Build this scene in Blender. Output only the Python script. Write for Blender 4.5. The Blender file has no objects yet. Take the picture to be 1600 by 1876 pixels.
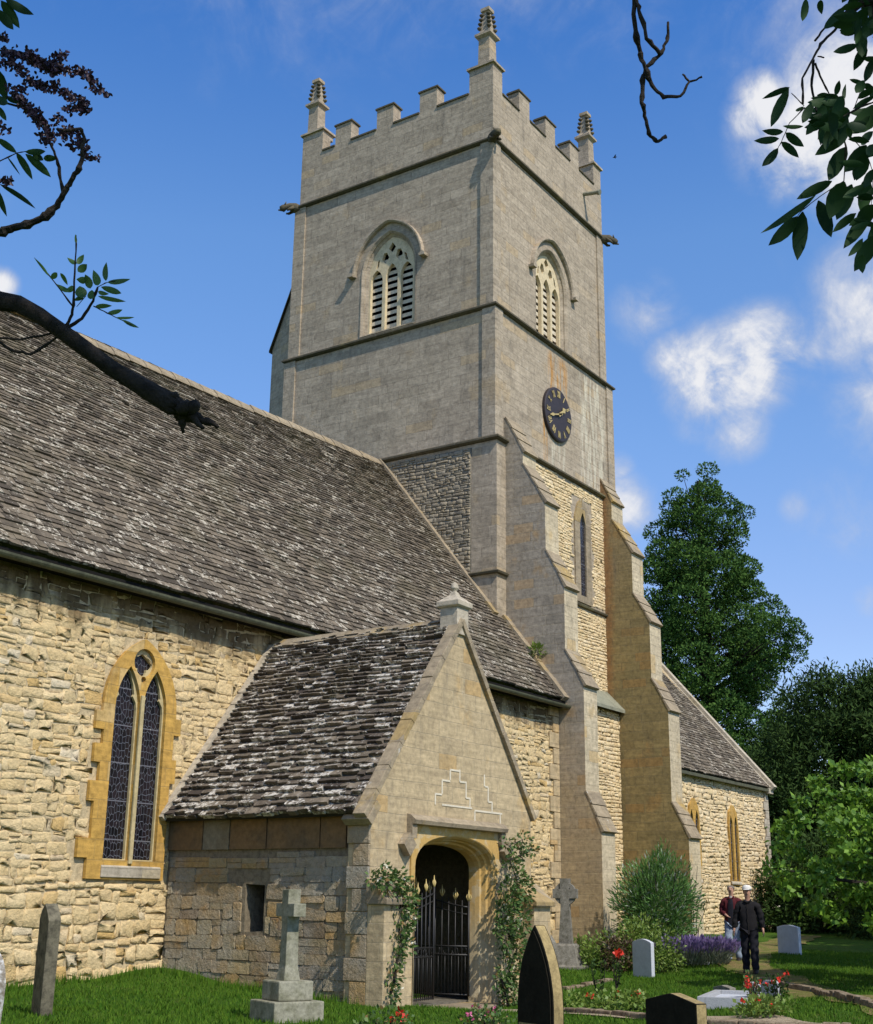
import bpy, bmesh, math, random
import numpy as np
from mathutils import Vector, Matrix
rng = np.random.default_rng(7); random.seed(7)
S = bpy.context.scene; COL = S.collection
# ------------------------------------------------------------ camera
YAW, PIT, ROL = math.radians(56.034), math.radians(16.899), math.radians(0.779)
F, CX, CY = 2354.7, 798.2, 939.3
fw = np.array([math.sin(YAW)*math.cos(PIT), math.cos(YAW)*math.cos(PIT), math.sin(PIT)])
r0 = np.array([math.cos(YAW), -math.sin(YAW), 0.0]); u0 = np.cross(r0, fw)
rt = math.cos(ROL)*r0+math.sin(ROL)*u0; up = -math.sin(ROL)*r0+math.cos(ROL)*u0
cam = bpy.data.cameras.new('camera'); camo = bpy.data.objects.new('camera', cam); COL.objects.link(camo)
camo.matrix_world = Matrix(((rt[0], up[0], -fw[0], 0), (rt[1], up[1], -fw[1], 0), (rt[2], up[2], -fw[2], 0), (0, 0, 0, 1)))
cam.sensor_fit = 'VERTICAL'; cam.sensor_height = 36; cam.lens = F/1876*36
cam.shift_x = (800-CX)/1876; cam.shift_y = (CY-938)/1876; cam.clip_start = .1; cam.clip_end = 3000
S.camera = camo
def W(px, py, dep):                       # a point seen at a pixel of the 1600x1876 photograph, at a real distance
    d = rt*((px-CX)/F)-up*((py-CY)/F)+fw
    return np.array(d*dep)
# ------------------------------------------------------------ sun, sky, exposure
SUN = Vector((-.36, -1.0, 1.2)).normalized()
sl = bpy.data.lights.new('sun', 'SUN'); sl.energy = 4.6; sl.angle = math.radians(.53); sl.color = (1, .93, .82)
so = bpy.data.objects.new('sun', sl); COL.objects.link(so); so.rotation_euler = SUN.to_track_quat('Z', 'Y').to_euler(); so.location = (0, -20, 40)
S.view_settings.view_transform = 'Standard'; S.view_settings.look = 'None'; S.view_settings.exposure = 0.0; S.view_settings.gamma = 1
wd = bpy.data.worlds.new('World'); S.world = wd; wd.use_nodes = True
class NT:
    def __init__(s, nt): s.nt = nt
    def n(s, t, i=None, **p):
        nd = s.nt.nodes.new(t)
        for k, v in p.items(): setattr(nd, k, v)
        for k, v in (i or {}).items():
            if isinstance(v, bpy.types.NodeSocket): s.nt.links.new(v, nd.inputs[k])
            else: nd.inputs[k].default_value = v
        return nd
    def math(s, op, a, b=0.0, c=None, clamp=False):
        d = {0: a, 1: b}
        if c is not None: d[2] = c
        return s.n('ShaderNodeMath', d, operation=op, use_clamp=clamp).outputs[0]
    def mix(s, f, a, b, bt='MIX'):
        nd = s.n('ShaderNodeMix', data_type='RGBA', blend_type=bt)
        for k, v in ((0, f), (6, a), (7, b)):
            if isinstance(v, bpy.types.NodeSocket): s.nt.links.new(v, nd.inputs[k])
            else: nd.inputs[k].default_value = v if k == 0 else (*v, 1) if len(v) == 3 else v
        return nd.outputs[2]
    def ramp(s, f, stops, interp='LINEAR'):
        nd = s.n('ShaderNodeValToRGB', {0: f}); cr = nd.color_ramp; cr.interpolation = interp
        while len(cr.elements) < len(stops): cr.elements.new(.5)
        for e, (p, c) in zip(cr.elements, stops):
            e.position = p; e.color = (c, c, c, 1) if isinstance(c, (int, float)) else (*c, 1)
        return nd.outputs[0]
    def step(s, v, a, b):
        return s.n('ShaderNodeMapRange', {0: v, 1: a, 2: b}, interpolation_type='SMOOTHSTEP').outputs[0]
    def noise(s, vec, sc, det=4, rough=.55, dist=0.0):
        return s.n('ShaderNodeTexNoise', {'Vector': vec, 'Scale': sc, 'Detail': det, 'Roughness': rough, 'Distortion': dist}).outputs[0]
    def sep(s, v): return s.n('ShaderNodeSeparateXYZ', {0: v}).outputs
    def comb(s, x=0.0, y=0.0, z=0.0): return s.n('ShaderNodeCombineXYZ', {0: x, 1: y, 2: z}).outputs[0]
    def pos(s): return s.n('ShaderNodeNewGeometry').outputs['Position']
def world():
    t = NT(wd.node_tree); t.nt.nodes.clear()
    sky = t.n('ShaderNodeTexSky', sky_type='NISHITA', sun_disc=False, sun_elevation=math.asin(SUN.z),
              sun_rotation=math.atan2(SUN.x, SUN.y) % (2*math.pi), air_density=1.0, dust_density=.35, ozone_density=2.2, altitude=50)
    d = t.n('ShaderNodeTexCoord').outputs['Generated']
    nz = t.noise(d, 12.0, 8, .62, .5); nz2 = t.noise(d, 34.0, 7, .66, .6)
    tot = None
    # clouds in the sky and added unseen fill clouds: where each stands, its angular radius and how dense it is
    for (px, py, rad, dens) in ((1310, 690, .05, 1.05), (1370, 665, .05, 1.0), (1240, 655, .03, .8), (1400, 640, .045, .85), (1470, 640, .045, .55), (1545, 605, .05, .6), (1610, 560, .06, .7), (1345, 780, .035, .7), (1290, 760, .035, .5), (1190, 570, .04, .5), (1215, 625, .03, .4), (1400, 190, .032, .95), (1385, 215, .03, .9), (1470, 250, .06, .95), (1440, 290, .04, .7),
                          (1560, 190, .07, 1.1), (1530, 300, .045, .8), (1640, 260, .08, 1.0), (1590, 540, .06, .6), (1510, 620, .045, .42), (1540, 950, .06, .4), (1140, 930, .035, .75), (1460, 930, .02, .5), (1600, 1100, .02, .5),
                          (0, 520, .016, .9), (1700, 700, .09, .7), (1130, 860, .02, .5), (-300, 300, .12, .8), (2300, 900, .2, .9), (800, -1500, .5, .9), (-1500, -400, .4, .9), (2600, -600, .45, 1.0)):  # the large last ones are out of view, added for neutral fill light
        c = W(px, py, 1); c = c/np.linalg.norm(c)
        dt = t.n('ShaderNodeVectorMath', {0: d, 1: tuple(c)}, operation='DISTANCE').outputs['Value']
        f = t.math('MULTIPLY', t.step(dt, rad*1.35, rad*.1), dens)
        tot = f if tot is None else t.math('MAXIMUM', tot, f)
    shp = t.math('ADD', t.math('MULTIPLY', t.math('SUBTRACT', nz, .5), 2.7), t.math('MULTIPLY', t.math('SUBTRACT', nz2, .5), 1.1))
    q = t.math('MULTIPLY', tot, t.math('ADD', shp, 1.05))
    a = t.math('MULTIPLY', t.step(q, .18, 1.05), .95)
    body = t.mix(t.step(q, .45, 1.1), (.60, .64, .74), (.93, .93, .95))
    zz = t.sep(d)[2]
    tint = t.ramp(zz, [(.0, (.62, .60, .66)), (.2, (.60, .595, .70)), (.34, (.55, .66, .80)), (.48, (.50, .69, .87)), (.61, (.28, .56, .88)), (.80, (.36, .50, .64)), (1.0, (.5, .55, .6))])
    s = t.mix(1.0, t.mix(1.0, sky.outputs[0], tint, 'MULTIPLY'), (2.0, 2.0, 2.0), 'MULTIPLY')
    c1 = t.n('ShaderNodeBackground', {'Color': s, 'Strength': .125})
    c2 = t.n('ShaderNodeBackground', {'Color': body, 'Strength': .95})
    m = t.n('ShaderNodeMixShader', {0: a, 1: c1.outputs[0], 2: c2.outputs[0]})
    t.n('ShaderNodeOutputWorld', {0: m.outputs[0]})
world()
# ------------------------------------------------------------ materials
MATS = {}
def newmat(name, rough=.9, spec=.25):
    m = bpy.data.materials.new(name); m.use_nodes = True; t = NT(m.node_tree)
    b = m.node_tree.nodes['Principled BSDF']; b.inputs['Roughness'].default_value = rough
    b.inputs['Specular IOR Level'].default_value = spec; MATS[name] = m
    return m, t, b
def setc(t, b, c): t.nt.links.new(c, b.inputs['Base Color'])
def bump(t, b, h, dist, strength=1.0):
    nd = t.n('ShaderNodeBump', {'Height': h, 'Distance': dist, 'Strength': strength}); t.nt.links.new(nd.outputs[0], b.inputs['Normal'])
def rnd(t, a='rnd'): return t.n('ShaderNodeAttribute', attribute_name=a).outputs['Fac']
def ashlar(name, c1, c2, mortar, bw=.62, bh=.29, mort=.008, grey=None, gz=(0, 8), stain=(.3, .24, .12), bmp=.012, lich=.0, streak=.5, marks=False, mc=.55):
    m, t, b = newmat(name); P = t.pos(); x, y, z = t.sep(P)
    u = t.math('ADD', x, y)
    wob = t.noise(P, 1.3, 2); zz = t.math('ADD', z, t.math('MULTIPLY', wob, .05))
    vec = t.comb(u, zz, 0.0)
    br = t.n('ShaderNodeTexBrick', {'Vector': vec, 'Color1': (0, 0, 0, 1), 'Color2': (1, 1, 1, 1), 'Mortar': (.5, .5, .5, 1), 'Scale': 1.0, 'Mortar Size': mort, 'Mortar Smooth': .4, 'Bias': 0.0, 'Brick Width': bw, 'Row Height': bh}, offset=.43, squash=1.3, squash_frequency=3)
    big = t.noise(P, .55, 5, .6); fine = t.noise(P, 9.0, 6, .7); med = t.noise(P, 2.2, 5, .65)
    rv = t.sep(br.outputs[0])[0]
    f = t.math('ADD', t.math('MULTIPLY', rv, .45), t.math('MULTIPLY', med, .6))
    c = t.mix(f, c1, c2)
    if grey is not None:
        g = t.step(t.math('ADD', z, t.math('MULTIPLY', t.math('SUBTRACT', big, .5), 9.0)), gz[0], gz[1])
        c = t.mix(g, c, t.mix(f, grey[0], grey[1]))
    # orange-brown iron stains, a few blocks and patches
    st = t.math('MULTIPLY', t.step(t.noise(t.comb(t.math('MULTIPLY', u, 1.0), t.math('MULTIPLY', z, .8), 3.1), 1.1, 4, .6), .58, .72), streak)
    c = t.mix(st, c, stain)
    hs = t.noise(t.comb(t.math('MULTIPLY', u, 1.5), t.math('MULTIPLY', z, 14.0), 0.0), 1.0, 4, .65)
    c = t.mix(1.0, c, t.ramp(hs, [(.3, .80), (.7, 1.16)]), 'MULTIPLY')
    c = t.mix(t.math('MULTIPLY', t.step(rv, .93, .95), .45), c, stain)
    c = t.mix(t.math('MULTIPLY', t.step(t.noise(P, 1.7, 6, .72), .50, .68), .38), c, tuple(v*.55 for v in (grey or (c1,))[0]))
    if lich: c = t.mix(t.math('MULTIPLY', t.step(t.noise(P, 5.0, 8, .75), .60, .68), lich), c, (.52, .50, .44))
    # grey-black grime drips
    dr = t.step(t.noise(t.comb(t.math('MULTIPLY', u, 3.2), t.math('MULTIPLY', z, .35), 7.7), 1.0, 5, .65), .54, .75)
    c = t.mix(t.math('MULTIPLY', dr, .35), c, (.13, .115, .09))
    if name == 'dirty_shaded_ashlar': c = t.mix(t.math('MULTIPLY', t.step(t.math('ADD', y, t.math('MULTIPLY', big, .5)), 17.75, 18.05), .6), c, (.26, .115, .04))
    if marks:     # rust run-off round the clock and a pale limewashed streak beside it, on the south face
        sth = t.step(y, 18.12, 18.06); vn = t.noise(t.comb(t.math('MULTIPLY', x, 7.0), t.math('MULTIPLY', z, .7), 1.0), 1.0, 4, .6)
        def zone(x0, x1, z0, z1, s=.15): return t.math('MULTIPLY', t.math('MULTIPLY', t.step(x, x0-s, x0+s), t.step(x, x1+s, x1-s)), t.math('MULTIPLY', t.step(z, z0-.3, z0+.3), t.step(z, z1+.2, z1-.2)))
        o = t.math('MAXIMUM', zone(32.9, 34.1, 15.3, 16.7), zone(32.5, 32.75, 12.9, 14.4, .06))
        c = t.mix(t.math('MULTIPLY', t.math('MULTIPLY', o, t.step(vn, .44, .6)), sth), c, (.42, .22, .07))
        o = t.math('MAXIMUM', zone(35.0, 36.7, 12.9, 16.8, .2), zone(33.0, 33.9, 12.9, 13.8, .1)); c = t.mix(t.math('MULTIPLY', t.math('MULTIPLY', o, t.step(vn, .42, .58)), t.math('MULTIPLY', sth, .8)), c, (.54, .49, .37))
    c = t.mix(t.math('MULTIPLY', br.outputs[1], mc), c, mortar)
    fs = t.ramp(fine, [(.25, .62), (.5, 1.0), (.75, 1.3)])
    c = t.mix(1.0, c, fs, 'MULTIPLY')
    setc(t, b, c)
    h = t.math('ADD', t.math('ADD', t.math('MULTIPLY', fine, .9), t.math('MULTIPLY', t.noise(P, 30.0, 4, .7), .35)), t.math('MULTIPLY', br.outputs[1], -.8))
    bump(t, b, h, bmp)
    return m
ashlar('tower_ashlar', (.49, .40, .26), (.32, .26, .18), (.27, .235, .18), bw=.75, bh=.30, grey=((.28, .228, .162), (.465, .383, .28)), gz=(3, 11), stain=(.40, .28, .14), streak=.42, lich=.35, marks=True, mc=.3)
ashlar('porch_ashlar', (.54, .42, .245), (.37, .285, .17), (.45, .40, .30), bw=.55, bh=.27, mort=.006, stain=(.50, .30, .09), streak=.55, lich=.22, mc=.25)
ashlar('buttress_ashlar', (.46, .345, .19), (.30, .225, .13), (.40, .32, .2), bw=.62, bh=.27, grey=((.26, .22, .165), (.395, .335, .255)), gz=(0, 6), stain=(.42, .25, .09), streak=.6)
ashlar('dirty_shaded_ashlar', (.31, .23, .095), (.17, .135, .06), (.24, .19, .11), bw=.62, bh=.27, grey=((.22, .17, .085), (.30, .23, .13)), gz=(7, 14), stain=(.34, .19, .06), streak=.45)  # stained west face, also darkened in colour for its weak grazing light
ashlar('lit_ashlar', (.60, .50, .33), (.44, .36, .24), (.5, .42, .28), bw=.5, bh=.30, mort=.006, stain=(.52, .34, .12), streak=.5, mc=.35)  # paler copy for south faces, their sunlight put into the colour
ashlar('coping_stone', (.37, .295, .19), (.22, .175, .12), (.3, .26, .2), bw=.8, bh=.5, mort=.006, stain=(.42, .28, .08), streak=.8, lich=.7)
ashlar('pale_coping', (.50, .43, .32), (.38, .33, .25), (.3, .26, .2), bw=.8, bh=.5, mort=.006, stain=(.45, .36, .2), streak=.3, lich=.4)
ashlar('string_stone', (.125, .105, .065), (.075, .065, .045), (.15, .13, .1), bw=.9, bh=.5, mort=.006, stain=(.22, .19, .08), streak=.7, lich=.35)
def stonemat(name, stops, fine_sc=14.0, bmp=.014, grey=0.0, blot=(.42, .28, .10), blots=.22, top=None):
    m, t, b = newmat(name); P = t.pos(); r = rnd(t)
    c = t.ramp(r, stops)
    n1 = t.noise(P, 3.5, 5, .65); n2 = t.noise(P, fine_sc, 6, .7); n3 = t.noise(P, .8, 4, .6)
    c = t.mix(t.math('MULTIPLY', t.step(n1, .5, .72), blots), c, blot)
    if grey: c = t.mix(t.math('MULTIPLY', t.step(n3, .42, .62), grey), c, (.33, .32, .28))
    if top: c = t.mix(t.math('MULTIPLY', t.step(t.math('ADD', t.sep(P)[2], t.math('MULTIPLY', t.math('SUBTRACT', t.noise(t.comb(t.math('MULTIPLY', t.sep(P)[0], 3.0), t.math('MULTIPLY', t.sep(P)[2], .5), 0.0), 1.0, 4), .5), 1.6)), top[0], top[1]), .92), c, (.10, .062, .026))  # brown staining below the eaves, darkened further to paint in their shadow
    c = t.mix(1.0, c, t.ramp(n2, [(.2, .62), (.5, 1.0), (.8, 1.3)]), 'MULTIPLY')
    setc(t, b, c); bump(t, b, t.math('ADD', t.math('ADD', n2, n1), t.math('MULTIPLY', t.noise(P, 45.0, 4, .7), .4)), bmp)
    return m
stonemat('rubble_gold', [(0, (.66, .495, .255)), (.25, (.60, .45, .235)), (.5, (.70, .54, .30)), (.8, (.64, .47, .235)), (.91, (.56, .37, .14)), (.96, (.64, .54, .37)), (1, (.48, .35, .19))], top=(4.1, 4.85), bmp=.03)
stonemat('rubble_cream', [(0, (.70, .55, .31)), (.4, (.64, .49, .28)), (.7, (.74, .60, .38)), (1, (.57, .42, .22))])
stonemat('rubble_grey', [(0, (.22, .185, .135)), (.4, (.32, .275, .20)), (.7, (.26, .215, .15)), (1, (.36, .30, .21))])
stonemat('old_blocks', [(0, (.40, .26, .10)), (.3, (.30, .22, .12)), (.55, (.27, .23, .16)), (.8, (.36, .28, .15)), (1, (.21, .155, .10))], grey=.5, blots=.65, blot=(.34, .19, .06), bmp=.03)

def plain(name, col, rough=.8, var=.25, sc=8.0, bmp=.004, spec=.25, col2=None):
    m, t, b = newmat(name, rough, spec); P = t.pos(); n = t.noise(P, sc, 6, .68)
    c = t.mix(t.step(n, .38, .68), col, col2 or tuple(v*(1-var) for v in col))
    c = t.mix(1.0, c, t.ramp(t.noise(P, sc*5, 4, .7), [(.25, 1-var*.8), (.75, 1+var*.6)]), 'MULTIPLY')
    setc(t, b, c)
    if bmp: bump(t, b, n, bmp)
    return m
plain('mortar', (.56, .44, .26), .95, .35, 12, .02)
plain('wall_mortar', (.22, .18, .12), .95, .4, 12, .02)
plain('grey_mortar', (.17, .15, .115), .95, .4, 12, .012)
ashlar('orange_dressing', (.56, .335, .075), (.43, .25, .065), (.42, .30, .13), bw=.5, bh=.31, mort=.005, stain=(.56, .43, .22), streak=.45, mc=.5)
plain('brown_dressing', (.21, .125, .055), .9, .45, 2.0, .014, col2=(.13, .09, .05))
plain('weathered_orange', (.22, .19, .13), .9, .4, 2.0, .01, col2=(.18, .13, .07))
plain('pale_orange', (.52, .42, .22), .9, .25, 3.5, .006)
plain('cream_dressing', (.66, .54, .34), .9, .25, 5, .006)
plain('pale_lime', (.66, .59, .45), .9, .15, 9, .002)
plain('iron', (.018, .017, .016), .5, .3, 20, .001, .5)
plain('gilt', (.50, .38, .14), .4, .15, 20, .001, .5)
plain('gutter_paint', (.105, .105, .06), .6, .4, 5, .002, .4)
plain('lead', (.27, .265, .19), .7, .3, 4, .004, .4)
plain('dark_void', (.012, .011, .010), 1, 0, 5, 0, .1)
plain('oak', (.055, .04, .03), .8, .4, 20, .003)
plain('clock_face', (.034, .025, .026), .55, .3, 6, .001, .4)
plain('slate_bed', (.035, .03, .027), 1, .3, 8, .01)
plain('louvre_stone', (.66, .58, .44), .9, .3, 8, .006)
plain('headstone_shaded', (.022, .019, .013), .9, .35, 6, .006, .08)  # dark slate face, made near-black to carry its shade in the colour
plain('headstone_lit_edge', (.36, .27, .12), .9, .4, 7, .008)  # south edge of the same stones, sunlight put into the colour
plain('headstone_brown', (.17, .15, .10), .95, .45, 7, .012, col2=(.07, .062, .042))
plain('cross_stone', (.30, .285, .21), .9, .45, 5, .012, col2=(.17, .165, .105))
plain('celtic_stone', (.24, .22, .18), .95, .5, 9, .014, col2=(.13, .12, .09))
plain('white_stone', (.50, .52, .56), .7, .12, 8, .002)
plain('lichen_stone', (.20, .17, .13), .95, .3, 14, .012, col2=(.6, .6, .57))
plain('granite', (.42, .42, .42), .5, .3, 60, .001, .5)
plain('bark', (.035, .028, .022), .95, .5, 14, .02)
plain('bark_grey', (.06, .05, .042), .95, .5, 14, .02)
plain('skin', (.48, .27, .19), .6, .1, 20, 0)
plain('navy_cloth', (.012, .012, .018), .9, .2, 10, .004)
plain('black_cloth', (.012, .011, .013), .9, .2, 10, .004)
plain('maroon_cloth', (.09, .014, .018), .9, .2, 10, .004)
plain('blue_trousers', (.27, .32, .40), .9, .25, 10, .004)
plain('cap_cloth', (.72, .70, .66), .9, .1, 10, 0)
plain('hair', (.20, .17, .14), .9, .3, 30, 0)
plain('leather', (.02, .016, .014), .5, .2, 10, 0)
plain('shirt_cloth', (.50, .47, .42), .9, .1, 10, 0)
plain('kerb_stone', (.27, .21, .14), .95, .5, 6, .03, col2=(.12, .08, .045))
def slatemat(name, base, base2, white, wamt):
    m, t, b = newmat(name, .85, .3); P = t.pos(); r = rnd(t)
    c = t.mix(r, base, base2)
    n = t.noise(P, 7.0, 8, .75); c = t.mix(t.math('MULTIPLY', t.step(n, .40, .62), .55), c, tuple(v*.5 for v in base))
    w = t.math('ADD', t.noise(P, 12.0, 8, .74), t.math('MULTIPLY', t.math('FRACT', t.math('MULTIPLY', r, 7.31)), .20))
    c = t.mix(t.step(w, wamt, wamt+.07), c, white)
    w2 = t.noise(P, 2.6, 6, .7); c = t.mix(t.math('MULTIPLY', t.step(w2, .58, .70), .6), c, tuple(v*.8 for v in white))
    g = t.noise(P, .7, 4, .6); c = t.mix(t.math('MULTIPLY', t.step(g, .5, .7), .35), c, (.13, .11, .06))
    setc(t, b, c); bump(t, b, t.noise(P, 22.0, 6, .72), .016)
slatemat('nave_slate', (.068, .053, .037), (.22, .175, .122), (.48, .43, .34), .675)
slatemat('porch_slate', (.066, .051, .040), (.24, .195, .14), (.56, .52, .45), .64)
def glassmat():
    m, t, b = newmat('leaded_glass', .22, .5); P = t.pos(); x, y, z = t.sep(P)
    u = t.math('ADD', x, y)
    v = t.comb(t.math('MULTIPLY', u, 1.35), t.math('MULTIPLY', z, .8), 0.0)
    e = t.n('ShaderNodeTexVoronoi', {'Vector': v, 'Scale': 11.0, 'Randomness': .75}, feature='DISTANCE_TO_EDGE', voronoi_dimensions='2D').outputs['Distance']
    k = t.n('ShaderNodeTexVoronoi', {'Vector': v, 'Scale': 11.0, 'Randomness': .75}, feature='F1', voronoi_dimensions='2D').outputs['Color']
    line = t.step(e, .06, .03)
    fr = t.math('ABSOLUTE', t.math('SUBTRACT', t.math('FRACT', t.math('MULTIPLY', z, 1.62)), .5))
    bar = t.step(fr, .018, .010)
    base = t.mix(t.sep(k)[0], (.006, .006, .008), (.022, .016, .02))
    c = t.mix(line, base, (.10, .11, .13)); c = t.mix(bar, c, (.15, .15, .17))
    setc(t, b, c); t.nt.links.new(t.math('ADD', t.math('MULTIPLY', line, .4), .25), b.inputs['Roughness'])
    bump(t, b, t.math('ADD', line, t.math('MULTIPLY', t.sep(k)[1], .4)), .004)
glassmat()
def leafmat(name, c1, c2, trans=.25, rough=.5, spec=.35, c3=None):
    m, t, b = newmat(name, rough, spec); r = rnd(t)
    c = t.mix(r, c1, c2)
    if c3: c = t.mix(t.step(r, .88, .93), c, c3)
    setc(t, b, c)
    tr = t.n('ShaderNodeBsdfTranslucent', {'Color': c}); mx = t.n('ShaderNodeMixShader', {0: trans, 1: b.outputs[0], 2: tr.outputs[0]})
    t.nt.links.new(mx.outputs[0], m.node_tree.nodes['Material Output'].inputs[0])
leafmat('sequoia_leaf', (.026, .070, .016), (.078, .145, .026), .08, .7, .08)
leafmat('yew_leaf', (.022, .045, .012), (.05, .09, .02), .08, .7, .08)
leafmat('bright_leaf', (.06, .15, .016), (.19, .33, .035), .3)
leafmat('ash_leaf', (.012, .036, .012), (.026, .068, .016), .2, .6, .15)
leafmat('sprig_leaf', (.05, .12, .03), (.08, .18, .04), .3)
leafmat('purple_leaf', (.020, .008, .018), (.032, .012, .022), .1)
leafmat('willow_leaf', (.065, .16, .035), (.13, .25, .06), .2, .5, .3, c3=(.36, .40, .33))
leafmat('rose_leaf', (.045, .10, .025), (.13, .20, .05), .2, c3=(.30, .19, .07))
leafmat('shrub_leaf', (.10, .18, .025), (.20, .27, .05), .25)
leafmat('dusky_leaf', (.06, .035, .02), (.10, .07, .03), .1)
leafmat('grass_blade', (.036, .105, .008), (.11, .19, .018), .25, .8, .1)
leafmat('lavender_flower', (.12, .08, .20), (.22, .16, .32), .1)
leafmat('lavender_leaf', (.13, .15, .11), (.2, .22, .16), .1)
leafmat('cream_petal', (.72, .66, .42), (.8, .78, .7), .2)
leafmat('red_petal', (.65, .03, .02), (.8, .06, .03), .2)
leafmat('pink_petal', (.6, .08, .22), (.75, .25, .4), .2)
leafmat('white_petal', (.8, .8, .78), (.7, .7, .72), .2)
leafmat('yellow_petal', (.7, .55, .08), (.8, .65, .1), .2)
def groundmat():
    m, t, b = newmat('lawn', .95, .1); P = t.pos()
    n1 = t.noise(P, .5, 5, .6); n2 = t.noise(P, 6.0, 6, .7); n3 = t.noise(P, 60.0, 4, .7)
    c = t.mix(t.step(n1, .35, .68), (.035, .095, .008), (.07, .14, .015))
    c = t.mix(t.math('MULTIPLY', t.step(n2, .5, .7), .5), c, (.13, .16, .03)); c = t.mix(t.math('MULTIPLY', t.step(t.noise(P, 1.6, 5, .7), .55, .7), .5), c, (.15, .14, .04))
    c = t.mix(1.0, c, t.ramp(n3, [(.3, .55), (.7, 1.35)]), 'MULTIPLY')
    setc(t, b, c); bump(t, b, t.math('ADD', n3, n2), .03)
    m, t, b = newmat('gravel', .95, .2); P = t.pos()
    v = t.n('ShaderNodeTexVoronoi', {'Vector': P, 'Scale': 45.0}); n = t.noise(P, 2.0, 5)
    c = t.mix(t.sep(v.outputs['Color'])[0], (.45, .36, .24), (.28, .22, .15)); c = t.mix(t.step(n, .5, .7), c, (.2, .17, .08))
    setc(t, b, c); bump(t, b, v.outputs['Distance'], -.02)
    m, t, b = newmat('trodden_grass', .95, .1); P = t.pos(); n = t.noise(P, 3.0, 6, .7); n2 = t.noise(P, 40.0, 4, .7)
    c = t.mix(t.step(n, .4, .62), (.22, .165, .07), (.12, .15, .03)); c = t.mix(1.0, c, t.ramp(n2, [(.3, .6), (.7, 1.3)]), 'MULTIPLY')
    setc(t, b, c); bump(t, b, n2, .03)
def doormat():
    m, t, b = newmat('door_dressing'); P = t.pos(); z = t.sep(P)[2]; n = t.noise(P, 4.0, 5, .65)
    k = t.step(t.math('ADD', z, t.math('MULTIPLY', n, 1.0)), -.35, .75)
    c = t.mix(k, (.46, .37, .22), (.50, .32, .105)); c = t.mix(1.0, c, t.ramp(t.noise(P, 18.0, 4, .7), [(.25, .8), (.75, 1.15)]), 'MULTIPLY')
    c = t.mix(t.math('MULTIPLY', t.step(n, .52, .6), .5), c, (.52, .46, .32)); setc(t, b, c); bump(t, b, n, .01)
doormat()
groundmat()
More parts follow.
